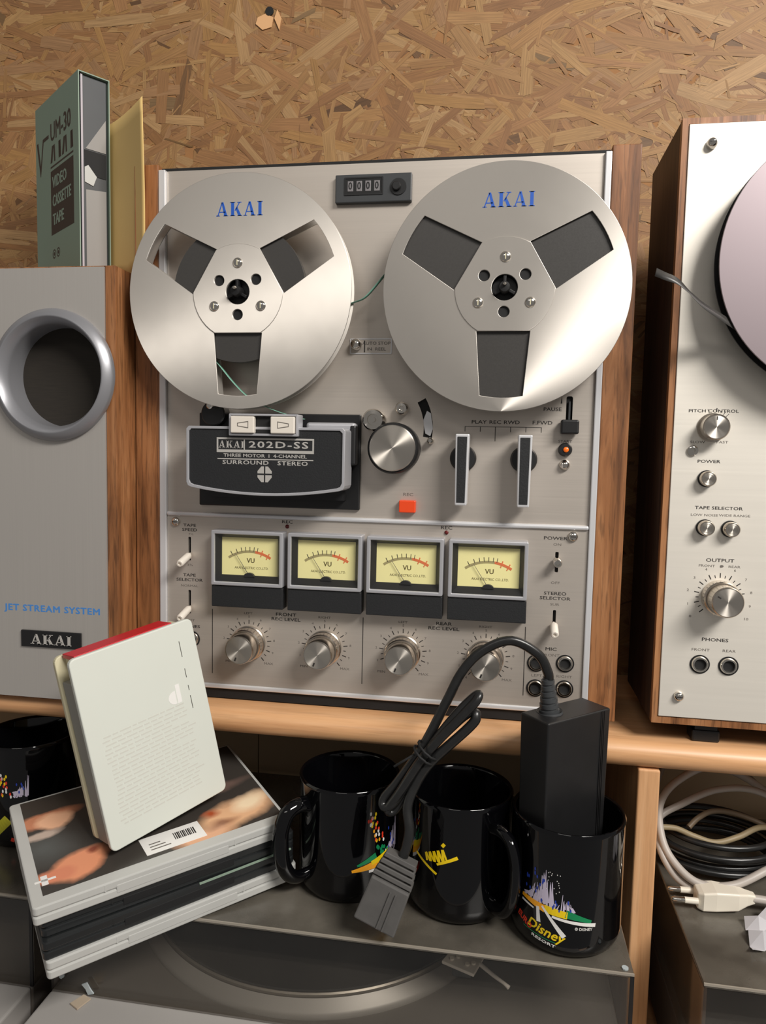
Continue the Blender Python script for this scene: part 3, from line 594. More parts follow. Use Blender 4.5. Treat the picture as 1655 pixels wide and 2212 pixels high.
# ------------------------------------------------------------------ 7-inch reels
def rot2(p, a, c): return (c[0] + p[0] * math.cos(a) - p[1] * math.sin(a), c[1] + p[0] * math.sin(a) + p[1] * math.cos(a))
def windows(cx, cz):
    base = [(-19.3, -31), (19.3, -31), (15.6, -77.5)] + [(15.6 - 31.2 * i / 6, -77.5 - 1.5 * (1 - (2 * i / 6 - 1) ** 2)) for i in range(1, 6)] + [(-15.6, -77.5)]
    return [[rot2(p, a, (cx, cz)) for p in base] for a in (0, 2 * PI / 3, 4 * PI / 3)]
def reel(cx, cz, label, pack, y0=-16.2, rflange=89, spin=0.0):
    t = thing('tape_reel', label, 'tape reel', (cx, y0, cz - rflange), group='metal reels on the big deck')
    holes = [rot2((17.2, 0), math.radians(a), (cx, cz)) for a in (32, 150, 270)]
    hl = [circle(h[0], h[1], 4.1, 20) for h in holes]
    plate('rear_flange', [circle(cx, cz, rflange, 120)] + windows(cx, cz) + [circle(cx, cz, 9.4, 32)], y0 - 1.1, 1.1, REEL, t)
    plate('front_flange', [circle(cx, cz, rflange, 120)] + windows(cx, cz) + [circle(cx, cz, 9.4, 32)] + hl, y0 - 10.8, 1.1, REEL, t, bevel=0.25)
    rim = []
    for k in range(3):
        a0 = -PI / 2 + k * 2 * PI / 3; h = math.acos(31 / 36.0)
        rim += [(cx + 36 * math.cos(a0 - h), cz + 36 * math.sin(a0 - h)), (cx + 36 * math.cos(a0 + h), cz + 36 * math.sin(a0 + h))]
        b0, b1 = a0 + h, a0 + 2 * PI / 3 - h
        rim += [(cx + 36 * math.cos(b0 + (b1 - b0) * i / 8), cz + 36 * math.sin(b0 + (b1 - b0) * i / 8)) for i in range(1, 8)]
    plate('hub_plate', [rim, circle(cx, cz, 9.4, 32)] + hl, y0 - 11.5, 0.75, REEL, t, bevel=0.3)
    hub = MB().lathe([(9.4, 1.1), (29, 1.1), (29, 9.8), (9.4, 9.8), (9.4, 1.1)], (cx, y0, cz), n=64).build('hub', BLACKMATT, t, smooth=40)
    MB().lathe([(29.2, 1.9), (pack, 1.9), (pack, 8.6), (29.2, 8.6)], (cx, y0, cz), n=96).build('tape_pack', TAPE, t, smooth=40)
    for a in (90, 210, 330):
        p = rot2((21.6, 0), math.radians(a), (cx, cz))
        s_ = MB().lathe([(3.8, 11.4), (3.8, 12.0), (2.4, 12.9), (0, 13.2)], (p[0], y0, p[1]), n=20).build('hub_screw', CHROME, t, smooth=60)
        MB().box(p[0] - .35, p[0] + .35, y0 - 13.3, y0 - 12.6, p[1] - 2, p[1] + 2).build('screw_slot', YELLOWED, s_)
    akai(cx + 1, cz + 61.8, 10.4, BLUE, t, y0 - 10.8, xs=0.84, th=0.08)
    return t
rl = reel(-201.6, 331, 'metal tape reel with little tape, on the left of the big deck', 53)
rr = reel(0.3, 331.4, 'metal tape reel wound full, on the right of the big deck', 82)
# green leader of the left reel: around the hub, out of the window and down to the heads
def ribbon(pts, w, axis, name, m, parent, k=6):
    P = spline(pts, k); mb = MB(); ax = [Vector(a) for a in axis]
    vs = []
    for i, p in enumerate(P):
        u = i / (len(P) - 1) * (len(ax) - 1); j = min(int(u), len(ax) - 2) if len(ax) > 1 else 0
        a = ax[j].lerp(ax[j + 1], u - j).normalized() if len(ax) > 1 else ax[0]
        vs += [p - a * w / 2, p + a * w / 2]
    n = len(P); nrm = []
    mb.add(vs, [(2 * i, 2 * i + 1, 2 * i + 3, 2 * i + 2) for i in range(n - 1)])
    t = mb.build(name, m, parent, smooth=60)
    so = t.o.modifiers.new('thickness', 'SOLIDIFY'); so.thickness = 0.12 * S
    return t
ribbon([(-236, -21, 293), (-222, -21, 280), (-206, -22, 262), (-192, -22, 250), (-172, -20, 241), (-150, -18, 235)], 4.5, [(0, 1, 0.1)], 'leader_tape', LEADER, rl)
ribbon([(-128, -19, 312), (-116, -19, 322), (-104, -19, 327), (-92, -19, 340), (-84, -19, 350)], 3.2, [(0.3, 1, 0)], 'leader_tape', LEADER, rl)

# ------------------------------------------------------------------ second deck on the right
d2 = thing('tape_deck', 'pale-fronted tape deck with mauve reel in a walnut case, cut off by the frame', 'tape deck', (310, 40, 0))
Y2 = -23.0
plate('case_front', [[(118.4, 15.6), (508, 15.6), (508, 445.4), (118.4, 445.4)], [(122.6, 20.6), (503.6, 20.6), (503.6, 441.4), (122.6, 441.4)]], -22, 6, WALNUT, d2)
MB().box(118.4, 508, -16, 78, 15.6, 445.4).build('case', SHADEWALNUT, d2, bevel=0.6)
p2 = MB().box(122.9, 503.3, Y2, -16, 21.3, 441).build('front_panel', ALU_PALE, d2, bevel=0.4)
for x in (160, 466):
    for y in (-12.5, 62):
        f2 = MB().box(x - 10, x + 10, y, y + 16, 0, 9).build('foot', BLACK, d2, bevel=1.5)
        MB().box(x - 8, x + 8, y + 1, y + 15, 9, 15.7).build('foot_stem', BLACK, f2)
for x, z in ((137.7, 426.8), (136.3, 37.4)): screw(x, z, Y2, d2, 3.6, 6.0 if z > 200 else 4.0)
for s_, x, z, h, m_ in (('PITCH CONTROL', 149.2, 244.6, 2.1, INK), ('SLOW', 139.6, 222.6, 1.8, INKGREY), ('FAST', 156.2, 222.8, 1.8, INKGREY), ('POWER', 147.9, 209, 2.2, INK), ('TAPE SELECTOR', 156.4, 175.9, 2.2, INK), ('LOW NOISE', 147.0, 170.7, 1.7, INKGREY), ('WIDE RANGE', 167.4, 170.9, 1.7, INKGREY),
                        ('OUTPUT', 159.4, 138.4, 2.4, INK), ('FRONT   ●   REAR', 159.2, 134.2, 1.7, INKGREY), ('PHONES', 159.2, 80.4, 2.4, INK), ('FRONT', 149.7, 72.6, 1.9, INKGREY), ('REAR', 169.2, 72.8, 1.9, INKGREY)):
    text(s_, x, z, h, m_, p2, Y2, xs=1.42, bold=0.05 if m_ is INK else 0.0)
pk = MB().lathe([(10.2, 0), (10.2, 1.0), (9.0, 1.0), (9.0, 11.4), (8.4, 12), (7.9, 12)], (148.7, Y2, 233), n=48).build('pitch_knob', KNOBSIDE, d2, smooth=35)
MB().lathe([(8.0, 11.9), (0, 11.9)], (148.7, Y2, 233), n=48).build('knob_face', KNOBTOP, pk)
MB().box(148.4, 149.0, Y2 - 12.1, Y2 - 11.8, 238, 240.4).build('pointer_mark', INK, pk)
tk = MB()
for i, a in enumerate((110, 84, 68, 56, 44)):
    a = math.radians(a); c, s_ = math.cos(a), math.sin(a); w = 0.35 if i == 1 else 0.18
    tk.prism([(150 + c * 10.6 - s_ * w, 233.4 + s_ * 10.6 + c * w), (150 + c * 13.4 - s_ * w, 233.4 + s_ * 13.4 + c * w), (150 + c * 13.4 + s_ * w, 233.4 + s_ * 13.4 - c * w), (150 + c * 10.6 + s_ * w, 233.4 + s_ * 10.6 - c * w)], Y2 - 0.12, Y2)
tk.build('dial_marks', INK, p2)
MB().lathe([(3.7, 0), (3.7, 1.6), (2.6, 2.4), (1.6, 2.4), (1.4, 1.0), (0, 1.0)], (136.4, Y2, 216.6), n=20).build('panel_nut', CHROME, d2, smooth=40)
for x, z in ((146.9, 196.8), (147.6, 161.8), (164.6, 161.4)):
    pb = MB().lathe([(6.0, 0), (6.0, 1.2), (5.3, 1.2)], (x, Y2, z), n=32).build('push_button', BLACK, d2, smooth=40)
    MB().lathe([(5.3, 0), (5.3, 6.6), (4.8, 7.2), (4.4, 7.2)], (x, Y2, z), n=32).build('button_body', KNOBSIDE, pb, smooth=40)
    MB().lathe([(4.5, 7.1), (3.2, 7.1), (3.1, 6.8), (2.9, 6.8), (2.8, 7.1), (0, 7.1)], (x, Y2, z), n=32).build('button_face', KNOBTOP, pb, smooth=40)
dial(160.2, 112, p2, Y2, '0', r=14.0, lo=222, hi=-42, th=1.8, last='10')
ok = MB().lathe([(12.4, 0), (12.4, 8), (11.6, 9), (10.9, 9)], (160.2, Y2, 112), n=56).build('output_knob', KNOBSIDE, d2, smooth=35)
MB().lathe([(10.8, 9), (10.8, 20.6), (10.2, 21.4), (9.8, 21.4)], (160.2, Y2, 112), n=56).build('knob_grip', KNOBSIDE, ok, smooth=35)
MB().lathe([(9.9, 21.3), (0, 21.3)], (160.2, Y2, 112), n=56).build('knob_face', KNOBTOP, ok)
a = math.radians(150); c, s_ = math.cos(a), math.sin(a)
MB().prism([(160.2 + c * 5.6 - s_ * .5, 112 + s_ * 5.6 + c * .5), (160.2 + c * 8 - s_ * .5, 112 + s_ * 8 + c * .5), (160.2 + c * 8 + s_ * .5, 112 + s_ * 8 - c * .5), (160.2 + c * 5.6 + s_ * .5, 112 + s_ * 5.6 - c * .5)], Y2 - 21.5, Y2 - 21.2).build('pointer_mark', INK, ok)
for x in (149.7, 169.3): jack(x, 62, p2, Y2, d2)
cx2, cz2 = 229, 343
MB().lathe([(24, 0), (24, 12), (9, 12), (9, 20), (0, 20)], (cx2, Y2, cz2), n=40).build('reel_table', BLACK, d2, smooth=40)
r2 = thing('tape_reel', 'mauve metal tape reel at the right edge, loose tape end hanging off', 'tape reel', (cx2, Y2 - 14, cz2 - 89))
plate('rear_flange', [circle(cx2, cz2, 88.5, 120), circle(cx2, cz2, 9.4, 32)], Y2 - 13.6, 1.2, BLACK, r2)
plate('front_flange', [circle(cx2, cz2, 88.5, 120), circle(cx2, cz2, 9.4, 32)] + windows(cx2 + 0, cz2)[1:2], Y2 - 25, 1.2, REELPURPLE, r2, bevel=0.3)
MB().lathe([(9.4, 13.6), (84, 13.6), (84, 23.9), (9.4, 23.9)], (cx2, Y2, cz2), n=96).build('tape_pack', TAPE, r2, smooth=40)
MB().prism([(168, 372), (174.5, 383.5), (175.6, 383), (170.4, 373)], Y2 - 25.1, Y2 - 24.9).build('scratch_mark', INKGREY, r2)
ribbon([(98.5, -58, 333), (104, -61, 329.5), (112, -61, 326), (120, -59, 319.6), (130, -56, 311.5), (143, -50, 305), (156, -43, 299)], 6.2, [(0.25, 0.35, 1), (0.2, 0.5, 0.9), (0.3, 0.95, 0.45), (0.3, 0.7, 0.8), (0.2, 0.5, 0.9)], 'loose_tape', TAPE, r2)

# ------------------------------------------------------------------ speaker on the left
spk = thing('loudspeaker', 'slim walnut loudspeaker with grey metal front and round port', 'loudspeaker', (-360, 50, 0))
plate('cabinet_rim', [[(-425, 0), (-300.2, 0), (-300.2, 351.5), (-425, 351.5)], circle(-352, 266.4, 46, 48)], -27, 26, WALNUT, spk)
MB().box(-425, -300.2, -1, 120, 0, 351.5).build('cabinet', WALNUT, spk, bevel=0.7)
plate('cabinet_rim', [[(-425, 0), (-300.2, 0), (-300.2, 351.5), (-425, 351.5)], [(-416.5, 1.2), (-308.4, 1.2), (-308.4, 350.6), (-416.5, 350.6)]], -32, 5.2, WALNUT, spk, bevel=0.3)
sp_f = plate('front_panel', [[(-416.2, 1.4), (-308.7, 1.4), (-308.7, 350.4), (-416.2, 350.4)], circle(-351.5, 266.5, 42, 64)], -33.4, 3, ALU_V, spk)
MB().lathe([(52.2, 0), (52.2, 3.0), (51.4, 4.6), (46.4, 8.6), (45.6, 8.8), (44.9, 8.4), (41.0, 1.0), (40.2, -1.0), (40.2, -22)], (-352.2, -33.2, 266.3), n=96).build('port_ring', RINGGREY, spk, smooth=50)
MB().lathe([(40.2, -18), (0, -18)], (-352.2, -33.2, 266.3), n=64).build('port_cloth', CLOTH, spk)
text('JET STREAM SYSTEM', -357.3, 76.4, 5.2, BLUEL, spk, -33.4, xs=1.18, bold=0.3, spacing=1.1)
bd = MB().box(-384.8, -331.2, -35.2, -33.3, 44.6, 58.4).build('badge', BLACK, spk, bevel=0.5)
akai(-357.4, 51.4, 8.2, INKWHITE, bd, -35.2, xs=1.05, th=0.5)

# video cassette carton on the speaker
ux, uy = Vector((-0.79, 0.613, 0)), Vector((0.613, 0.79, 0))
carton = thing('cassette_carton', 'pale green video tape carton standing on the loudspeaker', 'tape box', (-349, 0, 351.6), rot=(0, 0, math.atan2(0.613, -0.79) + PI), local=True)
# own frame: x runs along the printed face towards the front edge (x=0), y into the box, z up
W_, D_, H_ = 104, 26, 165
sl = MB(); th = 0.8
sl.box(-W_, 0, 0, th, 0, H_); sl.box(-W_, 0, D_ - th, D_, 0, H_); sl.box(-W_, 0, th, D_ - th, 0, th); sl.box(-W_, 0, th, D_ - th, H_ - th, H_); sl.box(-W_, -W_ + th, th, D_ - th, th, H_ - th)
sl.build('sleeve', MINT, carton)
tr_ = MB().box(-W_ + 1, -1.6, 2, D_ - 1.6, 1, H_ - 2).build('cassette', DARKGREY, carton, bevel=1)
MB().box(-1.7, -1.2, 2.4, 4.0, 1, H_ - 2).build('case_edge', mat('clear_plastic_edge', srgb(178, 170, 176), 0.25), tr_)
MB().box(-1.8, -1.1, 5, D_ - 3, 84, 104).build('reel_opening', BLACKMATT, tr_)
def side_prism(poly, x0, x1):    # polygon in y,z
    n = len(poly); return MB().add([(x0, y, z) for y, z in poly] + [(x1, y, z) for y, z in poly], [tuple(range(n)), tuple(range(2 * n - 1, n - 1, -1))] + [(i, i + n, (i + 1) % n + n, (i + 1) % n) for i in range(n)])
side_prism([(5, 78), (12, 76), (15, 84), (8, 92), (5, 90)], -1.6, -0.9).build('tape_spool', CASEGREY, tr_, smooth=30)
side_prism([(6, 105), (D_ - 3, 132), (D_ - 3, 105)], -1.7, -1.1).build('label_sheet', mat('grey_insert', srgb(140, 136, 132), 0.5), tr_)
side_prism([(6, 3), (D_ - 3, 3), (D_ - 3, 74), (6, 72)], -1.7, -1.2).build('label_sheet', MATS['grey_insert'], tr_)
def face_text(s, x, z, h, m, xs, bold, al='LEFT'): return text(s, x, z, h, m, carton, 0.0, xs=xs, bold=bold, align=al)
face_text('UM-30', -66, 133, 15, BROWNINK, 0.82, 0.45)
for i in range(4):
    x = -63 + i * 14
    MB().prism([(x - 3, 108), (x + 1, 122), (x + 5, 122), (x + 1.5, 108)] if i % 2 == 0 else [(x + 3, 108), (x + 3, 122), (x + 6.5, 122), (x + 6.5, 108)], -0.1, 0.05).build('stripe_mark', BROWNINK, carton)
    MB().prism([(x + 4.6, 122), (x + 8, 122), (x + 9, 108), (x + 6, 108)], -0.1, 0.05).build('stripe_mark', BROWNINK, carton)
MB().box(-66, -12, -0.1, 0.05, 103.6, 105).build('rule_mark', BROWNINK, carton)
MB().prism([(-101, 134), (-97, 134), (-91, 112), (-85, 134), (-70, 134), (-70, 131), (-83, 131), (-91, 103), (-92, 103)], -0.1, 0.05).build('check_mark', BROWNINK, carton)
MB().box(-66, -12, -0.1, 0.05, 46, 101).build('print_panel', BROWNINK, carton)
for i, w in enumerate(('VIDEO', 'CASSETTE', 'TAPE')): text(w, -62, 90 - i * 16, 9.5, MINT, carton, -0.12, xs=0.72 if i == 1 else 0.86, bold=0.35, align='LEFT')
for x in (-60, -50):
    plate('stamp_mark', [circle(x, 29, 4, 20), circle(x, 29, 3, 20)], -0.1, 0.12, BROWNINK, carton); MB().prism(circle(x, 29, 1.6, 10), -0.1, 0.05).build('stamp_mark', BROWNINK, carton)
# yellow paper
pp = thing('paper_sheet', 'curved yellow paper sheet standing beside the green tape carton', 'paper', (-305, 2, 351.6))
ps = MB(); nx, nz = 14, 12; vs = []
for j in range(nz + 1):
    for i in range(nx + 1):
        t = i / nx; u = j / nz
        x = -285.4 - 62 * t; y = -12 + 46 * t + 3 * math.sin(PI * t) * (0.6 + 0.4 * u); zt = 134 - 2 * t
        zb = 3.2 * abs(math.sin(7 * t)) * (1 if i not in (0, nx) else 0)
        vs.append((x + 1.2 * math.sin(PI * u * 1.2) * (1 - t), y - 2 * (1 - t) * math.sin(PI * u * 0.8), 351.7 + zb * (1 - u) + (zt) * u))
ps.add(vs, [(j * (nx + 1) + i, j * (nx + 1) + i + 1, (j + 1) * (nx + 1) + i + 1, (j + 1) * (nx + 1) + i) for j in range(nz) for i in range(nx)])
pst = ps.build('sheet', PAPER, pp, smooth=60); so = pst.o.modifiers.new('thickness', 'SOLIDIFY'); so.thickness = 0.5 * S

# ------------------------------------------------------------------ turntables on the lower board
def turntable(x0, x1, label, detail=True, side_wood=False):
    yf, yb, zt, zp = -103.5, 132, -124, -194
    t = thing('turntable', label, 'turntable', ((x0 + x1) / 2, 10, -256), group='turntables under dust covers')
    MB().box(x0, x1, yf - 1, yb, -244, zp).build('plinth', WALNUT_H if side_wood else PLINTH, t, bevel=1.5)
    MB().box(x0 + 0.6, x1 - 0.6, yf - 62, yf - 1.2, -236, zp + 0.8).build('front_strip', STRIP, t, bevel=2.0, seg=3)
    for x in (x0 + 30, x1 - 30):
        for y in (yf - 20, yb - 30): MB().cyl((x, y, -256), 14, 16, ax=(0, 0, 1), n=20).build('foot', BLACK, t, smooth=30)
    MB().box(x0, x1, yf, yb, zt - 3, zt).build('cover_top', ACRTOP, t, bevel=0.8)
    MB().box(x0, x1, yf, yf + 3, zp + 0.2, zt - 3.05).build('cover_front', ACRSIDE, t)
    for xa, xb in ((x0, x0 + 3), (x1 - 3, x1)): MB().box(xa, xb, yf + 3.05, yb, zp + 0.2, zt - 3.05).build('cover_side', ACRSIDE, t)
    MB().box(x0 + 3.05, x1 - 3.05, yb - 3, yb, zp + 0.2, zt - 3.05).build('cover_rear', ACRSIDE, t)
    MB().box(x0 - 0.05, x1 + 0.05, yf - 0.3, yf + 0.8, zt - 1.4, zt + 0.15).build('cover_edge', mat('pale_acrylic_edge', srgb(150, 142, 130), 0.4) if 'pale_acrylic_edge' not in MATS else MATS['pale_acrylic_edge'], t)  # paler strip along the cover's front top edge
    MB().box(x1 - 2.4, x1 + 0.1, yf - 0.3, yf + 0.8, zp, zt - 1.5).build('cover_corner', BLACK, t)
    return t
tt = turntable(-316, 98.6, 'turntable under smoked dust cover in the middle, mugs standing on its lid')
pc = (-146.5, 60.5)

MB().lathe([(160.3, 0), (160.3, 2.0), (158.5, 4.4), (152.4, 10.6), (152, 8)], (pc[0], pc[1], -194), ax=(0, 0, 1), n=128).build('platter_rim', RIMMETAL, tt, smooth=40)
MB().lathe([(152, 0.6), (152, 12.6), (151, 13.6), (0, 13.6)], (pc[0], pc[1], -194), ax=(0, 0, 1), n=96).build('platter', PLATTER, tt, smooth=40)
MB().lathe([(3.6, 0), (3.6, 8), (0, 9)], (pc[0], pc[1], -180), ax=(0, 0, 1), n=16).build('spindle', CHROME, tt, smooth=40)
rec = MB().lathe([(4, 13.7), (150.5, 13.7), (150.9, 14.6), (150.5, 15.6), (148.8, 15.4), (54, 15.4), (52, 15.9), (4, 15.9), (4, 13.7)], (pc[0], pc[1], -194), ax=(0, 0, 1), n=128)
rc = thing('vinyl_record', 'black vinyl record lying on the turntable platter', 'record', (pc[0], pc[1], -180.4))
rec.build('disc', VINYL, rc, smooth=40); MB().lathe([(4, 16), (50, 16)], (pc[0], pc[1], -194), ax=(0, 0, 1), n=64).build('paper_label', mat('record_label', srgb(120, 40, 30), 0.6), rc)
# tone arm with grey headshell
hs = MB().add([(-29, -60, -166), (-5, -70, -166), (2, -50, -166), (-21, -43, -166), (-29, -60, -163.6), (-5, -70, -163.6), (2, -50, -163.6), (-21, -43, -163.6)],
              [(0, 3, 2, 1), (4, 5, 6, 7), (0, 1, 5, 4), (1, 2, 6, 5), (2, 3, 7, 6), (3, 0, 4, 7)]).build('headshell', mat('grey_headshell', srgb(205, 198, 190), 0.5, 0.0), tt, bevel=0.6)
for x, y in ((-21.5, -57), (-17, -54), (-10, -61), (-5.5, -59)): MB().cyl((x, y, -163.6), 1.7, 1.3, ax=(0, 0, 1), n=14).build('headshell_screw', WHITEPL, hs, smooth=40)
MB().tube([(-1, -57, -164.5), (9, -67, -164.5), (17, -76, -163), (20, -78, -164)], [1.6, 1.4, 1.2, 1.6], n=8).build('finger_lift', MATS['grey_headshell'], hs, smooth=50)
MB().box(-21, -7, -61, -48, -174, -166).build('cartridge', DARKGREY, hs, bevel=0.8)
MB().tube(spline([(-9, -47, -164.5), (18, 0, -163), (52, 60, -163), (62, 96, -163)], 6), 4.2, n=12).build('tone_arm', MATS['grey_headshell'], tt, smooth=50)
MB().cyl((62, 98, -194), 17, 34, ax=(0, 0, 1), n=32, ch=2).build('arm_pivot', DARKGREY, tt, smooth=40)
MB().add([(-293, -116, -192.8), (-285, -120, -192.8), (-281, -109, -192.8), (-288, -106.5, -192.8), (-293, -116, -191.6), (-285, -120, -191.6), (-281, -109, -191.6), (-288, -106.5, -191.6)], [(0, 3, 2, 1), (4, 5, 6, 7), (0, 1, 5, 4), (1, 2, 6, 5), (2, 3, 7, 6), (3, 0, 4, 7)]).build('tape_scrap', mat('tan_sticker', srgb(176, 160, 140), 0.7), tt)
MB().prism([(-291, -186), (-287, -184), (-284, -189), (-281.5, -192), (-286, -193.4), (-288, -189)], -104.6, -103.6).build('adhesive_residue', TAPECRUMB, tt)
MB().prism([(-309, -178), (-306, -176.5), (-305, -182), (-307.5, -184), (-309, -183)], -104.6, -103.6).build('adhesive_residue', TAPECRUMB, tt)
MB().cyl((93.5, -99, -123.9), 2.2, 0.8, ax=(0, 0, 1), n=10).build('adhesive_residue', TAPECRUMB, tt)
turntable(-600, -331, 'black turntable at the left edge, mostly hidden behind the DVD cases')
turntable(141.5, 520, 'turntable in the right compartment with cables and white plug on its cover')

# ------------------------------------------------------------------ mugs
MUG_R, MUG_H = 38.9, 87.0
def mug(cx, cy, z0, label, hang):
    t = thing('mug', label, 'mug', (cx, cy, z0), group='black souvenir mugs')
    R = MUG_R; H = MUG_H
    MB().lathe([(0, 1.5), (R - 10, 1.5), (R - 9, 0), (R - 6, 0), (R - 2.4, 2.4), (R - 0.4, 7), (R, 12), (R, H - 3), (R + 0.3, H - 1.2), (R - 0.6, H), (R - 2.0, H - 0.2), (R - 2.9, H - 2), (R - 3.0, 14), (R - 6, 7), (R - 12, 5), (0, 5)],
               (cx, cy, z0), ax=(0, 0, 1), n=72).build('body', CERAMIC, t, smooth=60)
    a = math.radians(hang); ca, sa = math.cos(a), math.sin(a)
    P = [(R - 2, 71), (R + 8, 72.5), (R + 17, 69), (R + 22, 58), (R + 22.5, 44), (R + 20, 30), (R + 14, 20), (R + 6, 16.5), (R - 2, 17)]
    MB().tube(spline([(cx + ca * p, cy + sa * p, z0 + q) for p, q in P], 6), 6.0, n=14, flat=0.72).build('handle', CERAMIC, t, smooth=60)
    return t
def wrap(t, cx, cy, z0, polys, ang, m, name='printed_motif', off=0.12):
    """flat print laid round the mug: points are (arc mm, height mm)"""
    mb = MB()
    for poly in polys:
        # cut long shapes into slices so that they follow the curve
        n = len(poly); vs = []
        for u, v in poly:
            a = math.radians(ang) + u / MUG_R; vs.append((cx + math.cos(a) * (MUG_R + off), cy + math.sin(a) * (MUG_R + off), z0 + v))
        mb.add(vs, [tuple(range(n))])
    return mb.build(name, m, t)
def wrap_text(t, cx, cy, z0, s, u0, v0, h, ang, m, xs=1.0, bold=0.1, shear=0.0, rot=0.0):
    me = text_mesh(s, h, xs, bold, 'CENTER', 1.0, shear); c, sn = math.cos(rot), math.sin(rot)
    for v in me.vertices:
        x, z = v.co.x / S, v.co.y / S; x, z = x * c - z * sn, x * sn + z * c
        a = math.radians(ang) + (u0 + x) / MUG_R; r = MUG_R + 0.1 + (0.1 if v.co.z > 0 else 0)
        v.co = Vector(((cx + math.cos(a) * r - t.org.x) * S, (cy + math.sin(a) * r - t.org.y) * S, (z0 + v0 + z - t.org.z) * S))
    return link_mesh('lettering', me, m, t)
def strip_poly(u0, v0, u1, v1, w0, w1, n=6):
    """tapered stroke cut into short pieces"""
    o = []; d = Vector((u1 - u0, v1 - v0)); L = d.length; d /= L; nn = Vector((-d.y, d.x))
    for i in range(n):
        a, b = i / n, (i + 1) / n; wa, wb = w0 + (w1 - w0) * a, w0 + (w1 - w0) * b
        p, q = Vector((u0, v0)) + d * L * a, Vector((u0, v0)) + d * L * b
        o.append([tuple(p - nn * wa), tuple(q - nn * wb), tuple(q + nn * wb), tuple(p + nn * wa)])
    return o
def spray(t, cx, cy, ang, ua, va, u0, u1, v0, n, m, seed, w=0.6, off=0.12):
    """ragged fan of thin brush strokes"""
    rnd = random.Random(seed); L = []
    for i in range(n):
        q = rnd.random(); u = u0 + (u1 - u0) * q; k = 1 - abs(u - ua) / (max(abs(u0 - ua), abs(u1 - ua)) + 1)
        top = v0 + (va - v0) * k * rnd.uniform(0.45, 1.0)
        L += strip_poly(u, v0 + rnd.uniform(-2, 3), u + (ua - u) * 0.22 + rnd.uniform(-.8, .8), max(top, v0 + 4), w * rnd.uniform(.6, 1.3), 0.12, 3)
    wrap(t, cx, cy, Zc, L, ang, m, off=off)
def flecks(t, cx, cy, ang, u0, u1, v0, v1, k, m, seed, du=0.0, a_=0.85, b_=1.5, off=0.16):
    rnd = random.Random(seed); D = []
    for i in range(k):
        q = rnd.random(); v = v0 + (v1 - v0) * q; u = rnd.uniform(u0, u1) + du * q
        D.append([(u + a_ * math.cos(j * PI / 4), v + b_ * math.sin(j * PI / 4)) for j in range(8)])
    wrap(t, cx, cy, Zc, D, ang, m, off=off)
Zc = -123.9
mA = mug(-106, -33, Zc, 'black mug on the left of the three, handle towards the DVD cases', 227)
mB = mug(-19.5, -41.5, Zc, 'black mug between the two others, yellow signature print, handle to the right', -49)
mC = mug(57.2, -61.2, Zc, 'black mug holding the power adapter, motif above yellow lettering', 62)
mD = mug(-393, -12, Zc, 'black mug at the left edge behind the DVD cases', 120)
# plain bursts of coloured strokes stand in for the printed pictures
c_ = (mC, 57.2, -61.2, -118)
def wC(polys, m, off): wrap(mC, 57.2, -61.2, Zc, polys, -118, m, off=off)
spray(*c_, 2, 62, -15, 8, 36, 46, LIL, 1, 0.8); spray(*c_, 14, 48, 4, 22, 34, 22, LIL, 2, 0.5)
flecks(*c_, -13, 2, 38, 58, 16, NAVY, 3, 0, 0.6, 1.3, 0.24); flecks(*c_, 6, 20, 34, 42, 9, NAVY, 4, 0, 0.5, 1.2, 0.24); flecks(*c_, 0, 14, 46, 62, 16, WHT, 6, 0, 0.3, 0.4, 0.2)
wC(strip_poly(-16, 36, 2, 33, 1.2, 2.6, 7), YEL2, 0.2); wC(strip_poly(2, 33.4, 17, 32.2, 2.6, 2.4, 6), YEL, 0.22); wC(strip_poly(16, 33.4, 33, 28.6, 2.8, 1.0, 8), GRN, 0.22)
wC(strip_poly(7, 29.4, 36, 26.0, 0.8, 1.3, 10) + strip_poly(0, 34.5, 15.5, 17, 0.7, 1.7, 8) + strip_poly(-16, 32.5, -6, 30.5, .8, .6, 4) + strip_poly(-3, 33, -2, 22.5, 1.1, 1.5, 3), WHT, 0.26)
wrap_text(mC, 57.2, -61.2, Zc, 'EURO', -13.5, 18.4, 4.2, -118, REDG, 0.85, 0.15, rot=-0.42)
wrap_text(mC, 57.2, -61.2, Zc, 'Disney', 2.2, 17.4, 6.6, -118, YEL, 1.0, 0.2, shear=0.25, rot=-0.18)
wrap_text(mC, 57.2, -61.2, Zc, 'RESORT', 1.5, 10.2, 1.8, -118, WHT, 1.9, 0.06, rot=-0.16)
wC(strip_poly(-14, 14.6, 10, 11.6, 0.25, 0.25, 8), GRN, 0.15)
wrap_text(mC, 57.2, -61.2, Zc, '© DISNEY', 28, 23.4, 1.9, -118, WHT, 1.0, 0.04, rot=-0.03)
a_m = (mA, -106, -33, -50)
def wA(polys, m, off): wrap(mA, -106, -33, Zc, polys, -50, m, off=off)
spray(*a_m, 24, 66, 10, 25, 36, 34, LIL, 7, 0.8); flecks(*a_m, 12, 22, 38, 54, 8, NAVY, 8, 0, 0.6, 1.4, 0.22)
for m_, k, sd in ((REDG, 9, 1), (YEL, 6, 2), (WHT, 8, 3), (YEL2, 3, 4)): flecks(*a_m, 2, 10, 47, 70, k, m_, sd, -9)
wA(strip_poly(-17, 27.5, 16, 33, 1.0, 4.6, 10), YEL2, 0.16); wA(strip_poly(-13, 31.5, 2, 37, 0.8, 2.6, 6), GRN, 0.2); wA(strip_poly(-2, 32, 14, 36, 1.6, 2.6, 6), YEL, 0.22)
wA(strip_poly(-4, 26, 16, 27, 1.0, 1.4, 7), WHT, 0.22); flecks(*a_m, 2, 14, 38, 44, 8, GRN, 9, 0, 1.2, 1.6, 0.2)
